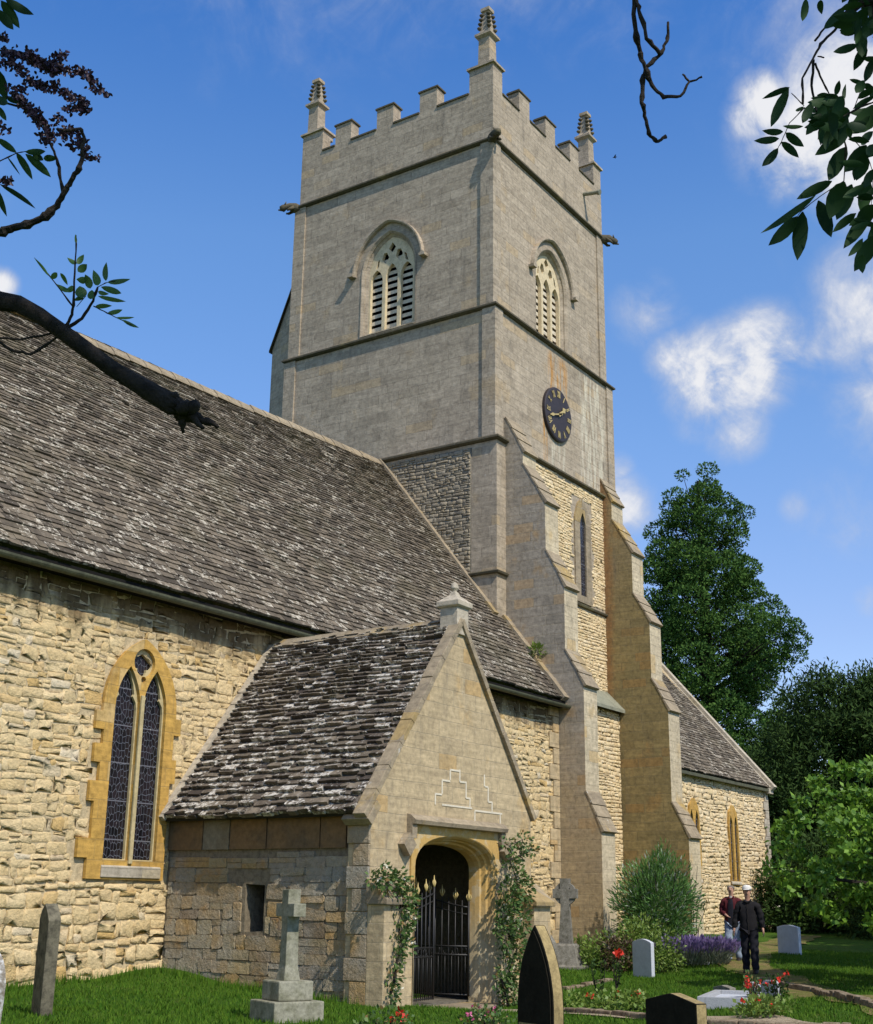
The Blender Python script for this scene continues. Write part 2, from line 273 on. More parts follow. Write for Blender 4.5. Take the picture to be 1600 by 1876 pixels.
# ------------------------------------------------------------ mesh helpers
def link(o, parent=None):
    COL.objects.link(o)
    if parent: o.parent = parent; o.matrix_parent_inverse = Matrix.Translation(-parent.location) if parent.type == 'EMPTY' and parent.parent is None and parent.get('baked') else Matrix()
    return o
def tag(o, label=None, cat=None, group=None, kind=None):
    if label: o['label'] = label
    if cat: o['category'] = cat
    if group: o['group'] = group
    if kind: o['kind'] = kind
    return o
def thing(name, loc, label, cat, group=None):     # Empty at the thing's base; its parts keep world coordinates
    o = bpy.data.objects.new(name, None); o.location = loc; o.empty_display_size = .3; o['baked'] = 1; COL.objects.link(o)
    return tag(o, label, cat, group)
class MB:
    def __init__(s): s.v = []; s.f = []; s.m = []; s.r = []
    def add(s, vs, fs, mi=0, r=None):
        k = len(s.v); s.v += [tuple(map(float, p)) for p in vs]; rr = random.random() if r is None else r
        for f in fs: s.f.append([i+k for i in f]); s.m.append(mi); s.r.append(rr)
    def box(s, a, b, mi=0, r=None, M=None):
        x0, y0, z0 = a; x1, y1, z1 = b
        vs = [(x0, y0, z0), (x1, y0, z0), (x1, y1, z0), (x0, y1, z0), (x0, y0, z1), (x1, y0, z1), (x1, y1, z1), (x0, y1, z1)]
        if M: vs = [M @ Vector(p) for p in vs]
        s.add(vs, [(0, 3, 2, 1), (4, 5, 6, 7), (0, 1, 5, 4), (1, 2, 6, 5), (2, 3, 7, 6), (3, 0, 4, 7)], mi, r)
    def prism(s, poly, O, U, V, N, mi=0, r=None, cap=True):      # polygon (u, v) swept along N
        O, U, V, N = map(np.array, (O, U, V, N)); n = len(poly)
        a = [O+U*p[0]+V*p[1] for p in poly]; bb = [q+N for q in a]
        fs = [(i, (i+1) % n, (i+1) % n+n, i+n) for i in range(n)]
        if cap: fs += [tuple(range(n))[::-1], tuple(range(n, 2*n))]
        s.add(a+bb, fs, mi, r)
    def tube(s, pts, rad, seg=8, mi=0, jit=0.0, caps=True, r=None):
        pts = [np.array(p, float) for p in pts]; n = len(pts); rad = rad if hasattr(rad, '__len__') else [rad]*n
        vs = []; prev = None
        for i, p in enumerate(pts):
            d = pts[min(i+1, n-1)]-pts[max(i-1, 0)]; d = d/(np.linalg.norm(d)+1e-9)
            a = np.cross(d, (0, 0, 1.0) if abs(d[2]) < .9 else (1.0, 0, 0)) if prev is None else prev-d*np.dot(prev, d)
            a = a/np.linalg.norm(a); prev = a; b = np.cross(d, a)
            for k in range(seg):
                t = 2*math.pi*k/seg; q = rad[i]*(1+random.uniform(-jit, jit)); vs.append(p+a*math.cos(t)*q+b*math.sin(t)*q)
        fs = [(i*seg+k, i*seg+(k+1) % seg, (i+1)*seg+(k+1) % seg, (i+1)*seg+k) for i in range(n-1) for k in range(seg)]
        if caps: fs += [tuple(range(seg))[::-1], tuple(range((n-1)*seg, n*seg))]
        s.add(vs, fs, mi, r)
    def lathe(s, prof, c, seg=10, mi=0, r=None, rot=0.0):
        vs = []; n = len(prof)
        for (q, z) in prof:
            for k in range(seg):
                t = rot+2*math.pi*k/seg; vs.append((c[0]+q*math.cos(t), c[1]+q*math.sin(t), c[2]+z))
        fs = [(i*seg+k, i*seg+(k+1) % seg, (i+1)*seg+(k+1) % seg, (i+1)*seg+k) for i in range(n-1) for k in range(seg)]+[tuple(range(seg))[::-1], tuple(range((n-1)*seg, n*seg))]
        s.add(vs, fs, mi, r)
    def loft(s, rings, mi=0, closed=True, r=None):
        n = len(rings[0]); vs = [p for rg in rings for p in rg]; m = n if closed else n-1
        s.add(vs, [(i*n+k, i*n+(k+1) % n, (i+1)*n+(k+1) % n, (i+1)*n+k) for i in range(len(rings)-1) for k in range(m)], mi, r)
    def build(s, name, mats, parent=None, smooth=False, fix=True, bevel=0.0):
        me = bpy.data.meshes.new(name); me.from_pydata(s.v, [], s.f)
        for m in (mats if isinstance(mats, (list, tuple)) else [mats]): me.materials.append(MATS[m])
        me.polygons.foreach_set('material_index', s.m)
        me.attributes.new('rnd', 'FLOAT', 'FACE').data.foreach_set('value', s.r)
        if smooth: me.polygons.foreach_set('use_smooth', [True]*len(s.f))
        if fix or bevel:
            bm = bmesh.new(); bm.from_mesh(me)
            if bevel: bmesh.ops.bevel(bm, geom=[e for e in bm.edges if len(e.link_faces) == 2 and e.calc_face_angle(0) > .6], offset=bevel, segments=2, affect='EDGES', profile=.6)
            bmesh.ops.recalc_face_normals(bm, faces=bm.faces); bm.to_mesh(me); bm.free()
        me.update()
        o = bpy.data.objects.new(name, me); return link(o, parent)
def fill2d(loops):      # tessellate a 2-D outline with holes -> verts, tris, boundary loops
    cu = bpy.data.curves.new('t', 'CURVE'); cu.dimensions = '2D'; cu.fill_mode = 'BOTH'
    for lp in loops:
        sp = cu.splines.new('POLY'); sp.points.add(len(lp)-1); sp.use_cyclic_u = True
        for q, p in zip(sp.points, lp): q.co = (p[0], p[1], 0, 1)
    o = bpy.data.objects.new('t', cu); COL.objects.link(o); bpy.context.view_layer.update()
    me = bpy.data.meshes.new_from_object(o.evaluated_get(bpy.context.evaluated_depsgraph_get()))
    vs = [(v.co.x, v.co.y) for v in me.vertices]; fs = [tuple(p.vertices) for p in me.polygons]
    bpy.data.objects.remove(o); bpy.data.curves.remove(cu); bpy.data.meshes.remove(me)
    return vs, fs
def plate(mb, loops, O, U, V, N, mi=0, r=None):     # a slab with holes: front at O, thickness along N
    O, U, V, N = map(np.array, (O, U, V, N)); vs, fs = fill2d(loops)
    a = [O+U*p[0]+V*p[1] for p in vs]; k = len(a); rr = random.random() if r is None else r
    mb.add(a, fs, mi, rr); mb.add([p+N for p in a], [f[::-1] for f in fs], mi, rr)
    for lp in loops:
        q = [O+U*p[0]+V*p[1] for p in lp]; mb.loft([q, [p+N for p in q]], mi, True, rr)
def arch(c, hw, zs, za, n=9, kind='pointed'):         # from left springing over the apex to the right springing
    h = za-zs; out = []
    if kind == 'pointed':
        R = (hw*hw+h*h)/(2*hw)
        for i in range(n+1):
            z = zs+h*math.sin(i/n*math.pi/2); x = R-math.sqrt(max(R*R-(z-zs)**2, 0)); out.append((c-hw+x, z))
        return out+[(2*c-x, z) for x, z in out[-2::-1]]
    for i in range(2*n+1):
        t = -math.cos(i/(2*n)*math.pi); out.append((c+hw*t, zs+h*(1-abs(t)**2.7)**(1/2.2)*(1-.06*abs(t))))
    return out
def opening(c, hw, z0, zs, za, n=9, kind='pointed'): return [(c-hw, z0)]+arch(c, hw, zs, za, n, kind)+[(c+hw, z0)]
def inpoly(x, y, poly):
    r = False; n = len(poly); j = n-1
    for i in range(n):
        a, b = poly[i], poly[j]
        if (a[1] > y) != (b[1] > y) and x < (b[0]-a[0])*(y-a[1])/(b[1]-a[1]+1e-12)+a[0]: r = not r
        j = i
    return r
def stones(mb, O, U, V, N, u0, u1, v0, v1, rh, rw, dep, ok=None, mi=0, gap=.005, jit=.2, wav=.03, puff=.58):
    O, U, V, N = map(np.array, (O, U, V, N)); v = v0; ph = random.random()*9
    while v < v1:
        h = random.uniform(*rh); u = u0-random.uniform(0, rw[0])
        while u < u1:
            w = random.uniform(*rw)*random.choice((.6, 1, 1, 1.25)); sub = [(0, h)]
            if h > rh[0]*1.35 and random.random() < .3: q = random.uniform(.4, .6)*h; sub = [(0, q), (q, h-q)]
            for (s0, sh) in sub:
                a0, a1 = max(u, u0), min(u+w, u1)
                if a1-a0 < .04: continue
                cu = (a0+a1)/2; cv = v+s0+sh/2; cv += wav*math.sin(cu*1.7+ph+v*3)
                if cv-sh/2 < v0-.02 or cv+sh/2 > v1+.05: 
                    if cv+sh/2 > v1+.05: continue
                if ok and not ok(cu, cv, (a1-a0)/2, sh/2): continue
                hx, hy = (a1-a0)/2-gap, sh/2-gap; jj = jit*min(hx, hy)
                cq = min(hx, hy)*random.uniform(.12, .4); base = [(-hx, -hy+cq), (-hx+cq, -hy), (hx-cq, -hy), (hx, -hy+cq), (hx, hy-cq), (hx-cq, hy), (-hx+cq, hy), (-hx, hy-cq)]
                base = [(x+random.uniform(-jj, jj), y+random.uniform(-jj, jj)) for x, y in base]
                d = dep*random.uniform(.45, 1.25); rings = []
                tx, ty = random.uniform(-.3, .3)*d, random.uniform(-.3, .3)*d
                for sc, dd in ((1, 0), (.965, .62), (puff+.27, .97)):
                    rings.append([O+U*(cu+x*sc)+V*(cv+y*sc)+N*(d*dd*(1+random.uniform(-.12, .12))+(tx*x/hx+ty*y/hy)*dd) for x, y in base])
                vs = [p for rg in rings for p in rg]+[O+U*cu+V*cv+N*d]
                fs = [(i*8+k, i*8+(k+1) % 8, (i+1)*8+(k+1) % 8, (i+1)*8+k) for i in range(2) for k in range(8)]+[(16+k, 16+(k+1) % 8, 24) for k in range(8)]
                mb.add(vs, fs, mi)
            u += w
        v += h
def slates(mb, A, U, D, N, ufun, L, rows, rw, th=.018, mi=0, rough=1.0, sag=None):
    """A: ridge origin, U along the ridge, D down the slope, N out; ufun(s)->(u0,u1); rows: list of tail distances"""
    A, U, D, N = map(np.array, (A, U, D, N)); prev = 0.0
    for s1 in rows:
        ex = s1-prev; a, b = ufun(s1); u = a+random.uniform(-rw[1]*.5, 0); wob = random.random()*6
        while u < b:
            w = random.uniform(*rw); x0, x1 = max(u, a), min(u+w, b)
            if x1-x0 > .03:
                t = th*random.uniform(.7, 1.7)*rough; lift = random.uniform(0, .012)*rough
                e = s1+random.uniform(-.018, .018)*rough+.012*math.sin(u*1.9+wob); s0 = prev-ex*.35
                g = .003; tl = random.uniform(-.006, .006)*rough
                sg = (sag(x0, s1) if sag else 0.0)
                P = lambda uu, ss, nn: A+U*uu+D*ss+N*(nn+sg)
                c = min(.03, w*.12)*random.random()
                vs = [P(x0+g, s0, .004), P(x1-g, s0, .004), P(x1-g, e-c, t+lift+tl+.012), P(x1-g-c, e, t+lift+tl+.012), P(x0+g+c, e, t+lift-tl+.012), P(x0+g, e-c*.6, t+lift-tl+.012),
                      P(x1-g, e-c, lift-.01), P(x1-g-c, e, lift-.01), P(x0+g+c, e, lift-.01), P(x0+g, e-c*.6, lift-.01)]
                mb.add(vs, [(0, 1, 2, 3, 4, 5), (2, 6, 7, 3), (3, 7, 8, 4), (4, 8, 9, 5), (0, 5, 9), (1, 6, 2)], mi)
            u += w
        prev = s1
def rowlist(L, e0, e1):
    out = []; s = 0
    while s < L: s += e0+(e1-e0)*s/L; out.append(s*1.0)
    out[-1] = L; return out
def leaves(name, P, size, mat, parent=None, T=None, asp=.5, droop=0.0, smooth=False, nrm=None):
    """rhombic leaf cards: P (n,3) base points, T (n,3) tip directions"""
    P = np.asarray(P, float); n = len(P)
    T = rng.normal(size=(n, 3)) if T is None else np.asarray(T, float)+rng.normal(size=(n, 3))*.35
    T[:, 2] -= droop; T /= np.linalg.norm(T, axis=1)[:, None]+1e-9
    R = rng.normal(size=(n, 3)) if nrm is None else nrm+rng.normal(size=(n, 3))*.5
    B = np.cross(T, R); B /= np.linalg.norm(B, axis=1)[:, None]+1e-9
    s = (size*rng.uniform(.65, 1.3, n) if np.isscalar(size) else size)[:, None]
    Nn = np.cross(B, T)
    v = np.stack([P, P+T*s*.5+B*s*asp*.5+Nn*s*.06, P+T*s, P+T*s*.5-B*s*asp*.5+Nn*s*.06], 1).reshape(-1, 3)
    return fast(name, v, np.arange(4*n).reshape(n, 4), mat, rng.random(n), parent)
def fast(name, v, f, mat, r, parent=None):
    me = bpy.data.meshes.new(name); n, k = f.shape
    me.vertices.add(len(v)); me.vertices.foreach_set('co', np.ascontiguousarray(v, dtype=np.float32).ravel())
    me.loops.add(n*k); me.loops.foreach_set('vertex_index', f.ravel().astype(np.int32))
    me.polygons.add(n); me.polygons.foreach_set('loop_start', np.arange(0, n*k, k, dtype=np.int32))
    me.attributes.new('rnd', 'FLOAT', 'FACE').data.foreach_set('value', np.asarray(r, np.float32))
    me.materials.append(MATS[mat]); me.update(calc_edges=True); me.validate()
    return link(bpy.data.objects.new(name, me), parent)
def ball(n, c, rad, shell=.5):       # n points in an ellipsoid, denser to the outside
    d = rng.normal(size=(n, 3)); d /= np.linalg.norm(d, axis=1)[:, None]
    q = (shell+(1-shell)*rng.random(n)) if shell else rng.random(n)**(1/3)
    return np.asarray(c)+d*q[:, None]*np.asarray(rad), d
# ------------------------------------------------------------ ground
GC = np.array([(0, 0, -1.62), (10, -5, -1.7), (10.5, 12.3, -1.33), (13, 16.3, -1.28), (14, 16.3, -1.22), (16.2, 16.3, -1.06), (16.25, 14, -1.31), (16.25, 12, -1.45), (18.6, 11.8, -1.66), (21, 12, -1.6), (12.1, 10.1, -1.36), (15, 8, -1.6), (20, 9, -1.6), (26, 14, -1.3), (26.2, 12.3, -1.45), (27.8, 10.5, -1.3), (30.1, 11.7, -1.16), (33, 11.4, -1.12), (30, 15, -1.1), (37, 15, -1.0), (42, 16.5, -.85), (48, 17, -.8), (60, 20, -.6), (22.4, 8.7, -1.5), (21.5, 6.2, -1.35), (30, 3, -1.2), (60, 0, -.8), (-10, 10, -1.5), (0, 16, -1.35), (30, 30, -1.0), (90, 40, -.4), (0, 60, -1), (5, -40, -1.6)])
def G(x, y):
    x = np.asarray(x, float); y = np.asarray(y, float)
    d2 = (x[..., None]-GC[:, 0])**2+(y[..., None]-GC[:, 1])**2
    w = 1/(d2+.5)**1.6; z = (w*GC[:, 2]).sum(-1)/w.sum(-1)
    return z
def g(x, y): return float(G(x, y))
def ground():
    xs = np.concatenate([[-400, -150, -50, -20], np.arange(-8, 60, .35), [64, 70, 80, 100, 150, 400, 900]])
    ys = np.concatenate([[-400, -100, -40, -15], np.arange(-6, 22, .35), [24, 28, 35, 50, 80, 150, 400, 900]])
    X, Y = np.meshgrid(xs, ys, indexing='ij'); Z = G(X, Y)+.02*np.sin(X*1.7+Y)*np.sin(Y*2.1)
    v = np.stack([X, Y, Z], -1).reshape(-1, 3); nx, ny = X.shape
    i, j = np.meshgrid(np.arange(nx-1), np.arange(ny-1), indexing='ij'); k = (i*ny+j).ravel()
    f = np.stack([k, k+ny, k+ny+1, k+1], 1)
    o = fast('ground', v, f, 'lawn', np.zeros(len(f))); tag(o, kind='structure')
ground()
def strip(name, pts, w, mat, h=.012):
    P = []; pts = [np.array(p, float) for p in pts]
    for a, b in zip(pts[:-1], pts[1:]):
        n = max(2, int(np.linalg.norm(b-a)/.2))
        for i in range(n): P.append(a+(b-a)*i/n)
    P.append(pts[-1]); P = np.array(P); d = np.gradient(P, axis=0); d /= np.linalg.norm(d, axis=1)[:, None]; nn = np.stack([-d[:, 1], d[:, 0]], 1)
    m = 9; rows = []
    for k in range(m):
        t = (k/(m-1)-.5)*(w if not hasattr(w, '__len__') else 1); q = P+nn*t*(1+.12*np.sin(np.arange(len(P))*.7+k))[:, None] if k in (0, m-1) else P+nn*t
        rows.append(np.c_[q, G(q[:, 0], q[:, 1])+.02*np.sin(q[:, 0]*1.7+q[:, 1])*np.sin(q[:, 1]*2.1)+h])
    v = np.array(rows).reshape(-1, 3); L = len(P)
    f = np.array([(k*L+i, k*L+i+1, (k+1)*L+i+1, (k+1)*L+i) for k in range(m-1) for i in range(L-1)])
    o = fast(name, v, f, mat, np.zeros(len(f))); tag(o, kind='structure'); return o
strip('path', [(18.5, 12.6), (18.4, 11.2), (18.1, 10.2), (18.4, 9.2), (18.8, 8.2), (18.6, 7.2), (17.6, 6.0), (15.5, 5)], 1.0, 'gravel', .022)
strip('worn_path', [(44, 14.6), (34, 12.6), (30.2, 11.7), (27.8, 10.4), (25, 8.6), (22.6, 7.0), (20.6, 5.6), (17, 3.5)], 1.15, 'trodden_grass', .022)
# ------------------------------------------------------------ the church
church = thing('church', (29.6, 17.9, -1.2), 'old Cotswold stone parish church with square battlemented clock tower, slate-roofed nave and gabled south porch', 'church')
X, Y, Z = (1, 0, 0), (0, 1, 0), (0, 0, 1)
def on_y(px, py, y): d = W(px, py, 1); return d*(y/d[1])
def rect(x0, x1, y0, y1, o, z): return [(x0-o, y0-o, z), (x1+o, y0-o, z), (x1+o, y1+o, z), (x0-o, y1+o, z)]
ST = [(29.62, 37.42, 17.88, 26.02, -1.9, 12.78), (29.62, 37.28, 17.95, 25.93, 12.78, 16.98), (29.62, 36.98, 18.02, 25.80, 16.98, 22.62)]
slit = opening(34.78, .2, 9.15, 11.3, 11.85)
WO = opening(21.87, 1.04, 17.14, 19.25, 20.60); SO = opening(33.30, 1.04, 17.14, 19.2, 20.45)
mb = MB()
for k, (x0, x1, y0, y1, z0, z1) in enumerate(ST):
    wl = [[(y0, z0), (y1, z0), (y1, z1), (y0, z1)]]; sl_ = [[(x0+.5, z0), (x1, z0), (x1, z1), (x0+.5, z1)]]
    if k == 0: sl_.append(slit)
    if k == 2: wl.append(WO); sl_.append(SO)
    plate(mb, wl, (x0, 0, 0), Y, Z, (.5, 0, 0)); plate(mb, sl_, (0, y0, 0), X, Z, (0, .5, 0))
    mb.box((x1-.5, y0+.5, z0), (x1, y1, z1)); mb.box((x0+.5, y1-.5, z0), (x1-.5, y1, z1))
    # clasping corner strips
    for (cx, sx) in ((x0, 1), (x1, -1)):
        for (cy, sy) in ((y0, 1), (y1, -1)):
            p = .055; w = .40
            a = sorted((cx-sx*p, cx+sx*w)); b_ = sorted((cy-sy*p, cy+sy*w))
            if k == 0 and cy == y0: continue
            pts = [(cx-sx*p, cy-sy*p), (cx+sx*w, cy-sy*p), (cx+sx*w, cy+sy*.01), (cx+sx*.01, cy+sy*.01), (cx+sx*.01, cy+sy*w), (cx-sx*p, cy+sy*w)]
            mb.prism(pts, (0, 0, z0+.002), X, Y, (0, 0, z1-z0-.004))
mb.box((29.9, 18.4, 22.5), (36.7, 25.5, 22.7))
tower = mb.build('tower', 'tower_ashlar', church)
# parapet
mb = MB(); cp = MB(); PB, PC, PM = 22.62, 24.52, 25.28
px0, px1, py0, py1 = 29.62, 37.06, 18.0, 25.70
def cren(a0, a1, e, mer):
    pts = [(a0, PB), (a1, PB), (a1, PM), (a1-e, PM), (a1-e, PC)]
    for (m0, m1) in reversed(mer): pts += [(m1, PC), (m1, PM), (m0, PM), (m0, PC)]
    return [pts+[(a0+e, PC), (a0+e, PM), (a0, PM)]]
mw = [(20.12, 20.79), (21.85, 22.52), (23.60, 24.26)]; ms = [(31.25, 31.92), (33.0, 33.66), (34.72, 35.36)]
plate(mb, cren(py0, py1, .88, mw), (px0, 0, 0), Y, Z, (.42, 0, 0)); plate(mb, cren(py0, py1, .88, mw), (px1-.42, 0, 0), Y, Z, (.42, 0, 0))
plate(mb, cren(px0+.42, px1-.42, .14, ms), (0, py0, 0), X, Z, (0, .42, 0)); plate(mb, cren(px0+.42, px1-.42, .14, ms), (0, py1-.42, 0), X, Z, (0, .42, 0))
parapet = mb.build('parapet', 'tower_ashlar', church)
def capy(a, b, z, x0, x1):
    cp = MB(); cp.box((x0-.04, a, z), (x1+.04, b, z+.05)); cp.box((x0-.015, a+.02, z+.05), (x1+.015, b-.02, z+.08)); cp.build('parapet_coping', 'string_stone', parapet)
def capx(a, b, z, y0, y1):
    cp = MB(); cp.box((a, y0-.04, z), (b, y1+.04, z+.05)); cp.box((a+.02, y0-.015, z+.05), (b-.02, y1+.015, z+.08)); cp.build('parapet_coping', 'string_stone', parapet)
for (xa, xb) in ((px0, px0+.42), (px1-.42, px1)):
    e = [py0+.88]+[q for m in mw for q in m]+[py1-.88]
    for i in range(0, len(e), 2): capy(e[i]+.01, e[i+1]-.01, PC, xa, xb)
    for m in mw: capy(m[0]-.05, m[1]+.05, PM, xa, xb)
for (ya, yb) in ((py0, py0+.42), (py1-.42, py1)):
    e = [px0+.56]+[q for m in ms for q in m]+[px1-.56]
    for i in range(0, len(e), 2): capx(e[i]+.01, e[i+1]-.01, PC, ya, yb)
    for m in ms: capx(m[0]-.05, m[1]+.05, PM, ya, yb)
for (x0, x1, y0, y1, z0, z1), zz in ((ST[2], 22.62), (ST[1], 16.98), (ST[0], 12.80), (ST[0], 8.82)):
    mb = MB(); pr = [(-.06, -.09), (.06, -.07), (.13, -.03), (.13, .02), (.08, .06), (-.06, .12)]
    if zz < 9: pr = [(-.03, -.05), (.09, -.03), (.11, .02), (-.03, .10)]
    mb.loft([rect(x0, x1, y0, y1, o, zz+h) for o, h in pr]); mb.build('string_course', 'string_stone', church)
# corner pinnacles
for i, (cx, cy) in enumerate(((29.92, 18.40), (29.92, 25.38), (36.75, 18.40), (36.75, 25.38))):
    mb = MB(); q = .44; x0, x1 = (px0, px0+.88) if cx < 33 else (px1-.88, px1); y0, y1 = (py0, py0+.88) if cy < 22 else (py1-.88, py1)
    x0, x1 = (px0, px0+.56) if cx < 33 else (px1-.56, px1); mb.box((x0+.004, y0+.004, PM-.1), (x1-.004, y1-.004, 25.40)); mb.loft([rect(x0, x1, y0, y1, o, z) for o, z in ((-.1, 25.38), (.07, 25.38), (.07, 25.45), (-.16, 25.56), (-.2, 25.56))])
    c2 = (cx, cy); mb.loft([rect(cx, cx, cy, cy, o, z) for o, z in ((.01, 25.45), (.215, 25.45), (.20, 26.52), (.30, 26.60), (.30, 26.68), (.19, 26.78), (.165, 26.85), (.10, 27.55), (.16, 27.58), (.16, 27.70), (.02, 27.74))])
    pn = mb.build('pinnacle', 'tower_ashlar', church)
    ck = MB()
    for t in range(4):
        z = 26.92+t*.17; o = .18-.018*t
        for sx, sy in ((1, 1), (1, -1), (-1, 1), (-1, -1)):
            ck.lathe([(.03, -.05), (.07, -.01), (.085, .035), (.03, .055)], (cx+sx*o, cy+sy*o, z), 6)
        ck.lathe([(.07, -.03), (.10, .0), (.08, .03)], (cx, cy, z), 4, rot=.78)
    ck.build('crocket', 'string_stone', pn, smooth=True)
# gargoyles crouched at the corners of the top string
def gargoyle(cx, cy, dx, dy):
    mb = MB(); d = np.array((dx, dy, 0.0)); d /= np.linalg.norm(d); n = np.array((-d[1], d[0], 0)); p = np.array((cx, cy, 22.58))
    P = [p-d*.2, p+d*.1+(0, 0, .05), p+d*.35+(0, 0, .1), p+d*.5+(0, 0, .05), p+d*.62+(0, 0, -.02), p+d*.75+(0, 0, -.05)]
    mb.tube(P, [.2, .22, .17, .13, .16, .09], 10, jit=.12)
    for s in (1, -1):
        mb.tube([p+d*.15+n*s*.16, p+d*.35+n*s*.2+(0, 0, -.14), p+d*.45+n*s*.15+(0, 0, -.17)], [.08, .06, .04], 6, jit=.2)
        mb.tube([p+d*.55+n*s*.09+(0, 0, .1), p+d*.5+n*s*.15+(0, 0, .24)], [.05, .015], 5)
    mb.tube([p+d*.66+(0, 0, -.12), p+d*.82+(0, 0, -.13)], [.05, .03], 6)
    mb.v = [tuple(p+(np.array(v)-p)*.78) for v in mb.v]
    return mb.build('gargoyle', 'string_stone', church, smooth=True)
gargoyle(29.62, 18.02, -1, -1.2); gargoyle(29.6, 25.8, -1, 1); gargoyle(37.02, 18.0, 1, -1); gargoyle(37.02, 25.8, 1, 1)
# belfry windows
def hood(mb, path, O, U, V, N, w, p):
    O, U, V, N = map(np.array, (O, U, V, N)); P = np.array(path, float); d = np.gradient(P, axis=0); d /= np.linalg.norm(d, axis=1)[:, None]; nn = np.stack([-d[:, 1], d[:, 0]], 1)
    q = lambda pts, dep: [O+U*a+V*b-N*dep for a, b in pts]
    mb.loft([q(P, -.02), q(P, p*.6), q(P+nn*w*.5, p), q(P+nn*w, p), q(P+nn*w*1.15, p*.3), q(P+nn*w*1.15, -.02)], 0, False)
def belfry(c, sp_, ap, O, U, N, ho):
    z0 = 17.14; hw = 1.04
    Oa, Ua, Na = map(np.array, (O, U, N)); Va = np.array(Z)
    ring = lambda hh, zz0, s, a, dep: [Oa+Ua*p[0]+Va*p[1]+Na*dep for p in opening(c, hh, zz0, s, a)]
    fr = MB(); fr.loft([ring(hw+.03, z0-.03, sp_, ap+.03, -.004), ring(hw-.0, z0+.0, sp_, ap-.01, .0), ring(hw-.07, z0+.04, sp_, ap-.07, .07), ring(hw-.07, z0+.04, sp_, ap-.07, .11), ring(hw-.15, z0+.08, sp_, ap-.15, .18), ring(hw-.15, z0+.08, sp_, ap-.15, .5)], 0, True)
    win = fr.build('belfry_window', 'tower_ashlar', church)
    tr = MB(); lo = [opening(c, hw-.13, z0+.06, sp_, ap-.13)]; zt = sp_+.05
    for k, dx in enumerate((-.59, 0, .59)): lo.append(opening(c+dx, .235, z0+.12, zt-.28, zt+.12+(.1 if k == 1 else 0), 5))
    for dx in (-.27, .27):
        cz = zt+.46; lo.append([(c+dx-.02, cz-.20), (c+dx+.13, cz-.02), (c+dx+.06, cz+.2), (c+dx-.06, cz+.19), (c+dx-.15, cz-.0)])
    cz = zt+.80; lo.append([(c, cz-.2), (c+.14, cz-.03), (c, cz+.17), (c-.14, cz-.03)])
    for s in (-1, 1): lo.append([(c+s*.52, zt+.22), (c+s*.63, zt+.16), (c+s*.56, zt+.42), (c+s*.47, zt+.5)])
    plate(tr, lo, tuple(Oa+Na*.19), U, Z, tuple(Na*.12)); tr.build('tracery', 'cream_dressing', win)
    lv = MB()
    for i in range(11):
        z = z0+.20+i*.232
        if z > ap-.7: break
        pr = [(.318, z), (.318, z+.125), (.50, z+.24), (.50, z+.115)]
        lv.prism([(p[0], p[1]) for p in pr], tuple(Oa+Ua*(c-hw+.12)), N, Z, tuple(Ua*(2*hw-.24)))
    lv.build('louvre', 'louvre_stone', win)
    bk = MB(); bk.prism([(c-hw-.1, z0-.1), (c+hw+.1, z0-.1), (c+hw+.1, ap+.1), (c-hw-.1, ap+.1)], tuple(Oa+Na*.9), U, Z, tuple(Na*.05)); bk.build('bell_chamber_dark', 'dark_void', win)  # near-black sheet painted as the darkness inside the bell chamber
    hm = MB(); pth = arch(c, hw+.24, sp_+.02, ap+.27, 14)
    hood(hm, pth, O, U, Z, N, .085, .13)
    for s in (-1, 1):
        uu = c+s*(hw+.36); hm.prism([(uu-.10, sp_+.0), (uu+.10, sp_+.0), (uu+.12, sp_+.08), (uu, sp_+.15), (uu-.12, sp_+.08)], tuple(Oa-Na*.2), U, Z, tuple(Na*.22))
    hm.build('hood_mould', 'tower_ashlar', win)
belfry(21.87, 19.25, 20.60, (29.60, 0, 0), Y, (1, 0, 0), 0); belfry(33.30, 19.2, 20.45, (0, 18.02, 0), X, (0, 1, 0), 0)
# clock
cc = np.array((33.32, 17.95, 14.69)); mb = MB()
ringp = lambda r, y: [(cc[0]+r*math.cos(t), y, cc[2]+r*math.sin(t)) for t in np.linspace(0, 2*math.pi, 49)[:-1]]
mb.loft([ringp(.88, 17.97), ringp(.88, 17.86), ringp(.84, 17.84), ringp(.001, 17.842)])
clock = mb.build('clock', 'clock_face', church); nm = MB()
def stroke(a, b, w, y=17.835, th=.012):
    a, b = np.array(a, float), np.array(b, float); d = (b-a)/np.linalg.norm(b-a); n = np.array((-d[1], d[0]))*w/2
    q = [a-n, b-n, b+n, a+n]; nm.prism([tuple(v) for v in q], (cc[0], y, cc[2]), X, Z, (0, -th, 0))
ROM = ['XII', 'I', 'II', 'III', 'IIII', 'V', 'VI', 'VII', 'VIII', 'IX', 'X', 'XI']
for h, s in enumerate(ROM):
    th = math.pi/2-h*math.pi/6; er = np.array((math.cos(th), math.sin(th))); et = np.array((math.sin(th), -math.cos(th)))
    wd_ = {'I': .045, 'V': .10, 'X': .10}; tot = sum(wd_[c] for c in s); u = -tot/2
    for ch in s:
        w = wd_[ch]; um = u+w/2; p = lambda a, r: er*r+et*a
        if ch == 'I': stroke(p(um, .56), p(um, .78), .026)
        if ch == 'V': stroke(p(um, .56), p(um-w*.4, .78), .026); stroke(p(um, .56), p(um+w*.4, .78), .018)
        if ch == 'X': stroke(p(um-w*.4, .56), p(um+w*.4, .78), .018); stroke(p(um+w*.4, .56), p(um-w*.4, .78), .026)
        u += w
    nm.build('numeral', 'gilt', clock); nm = MB()
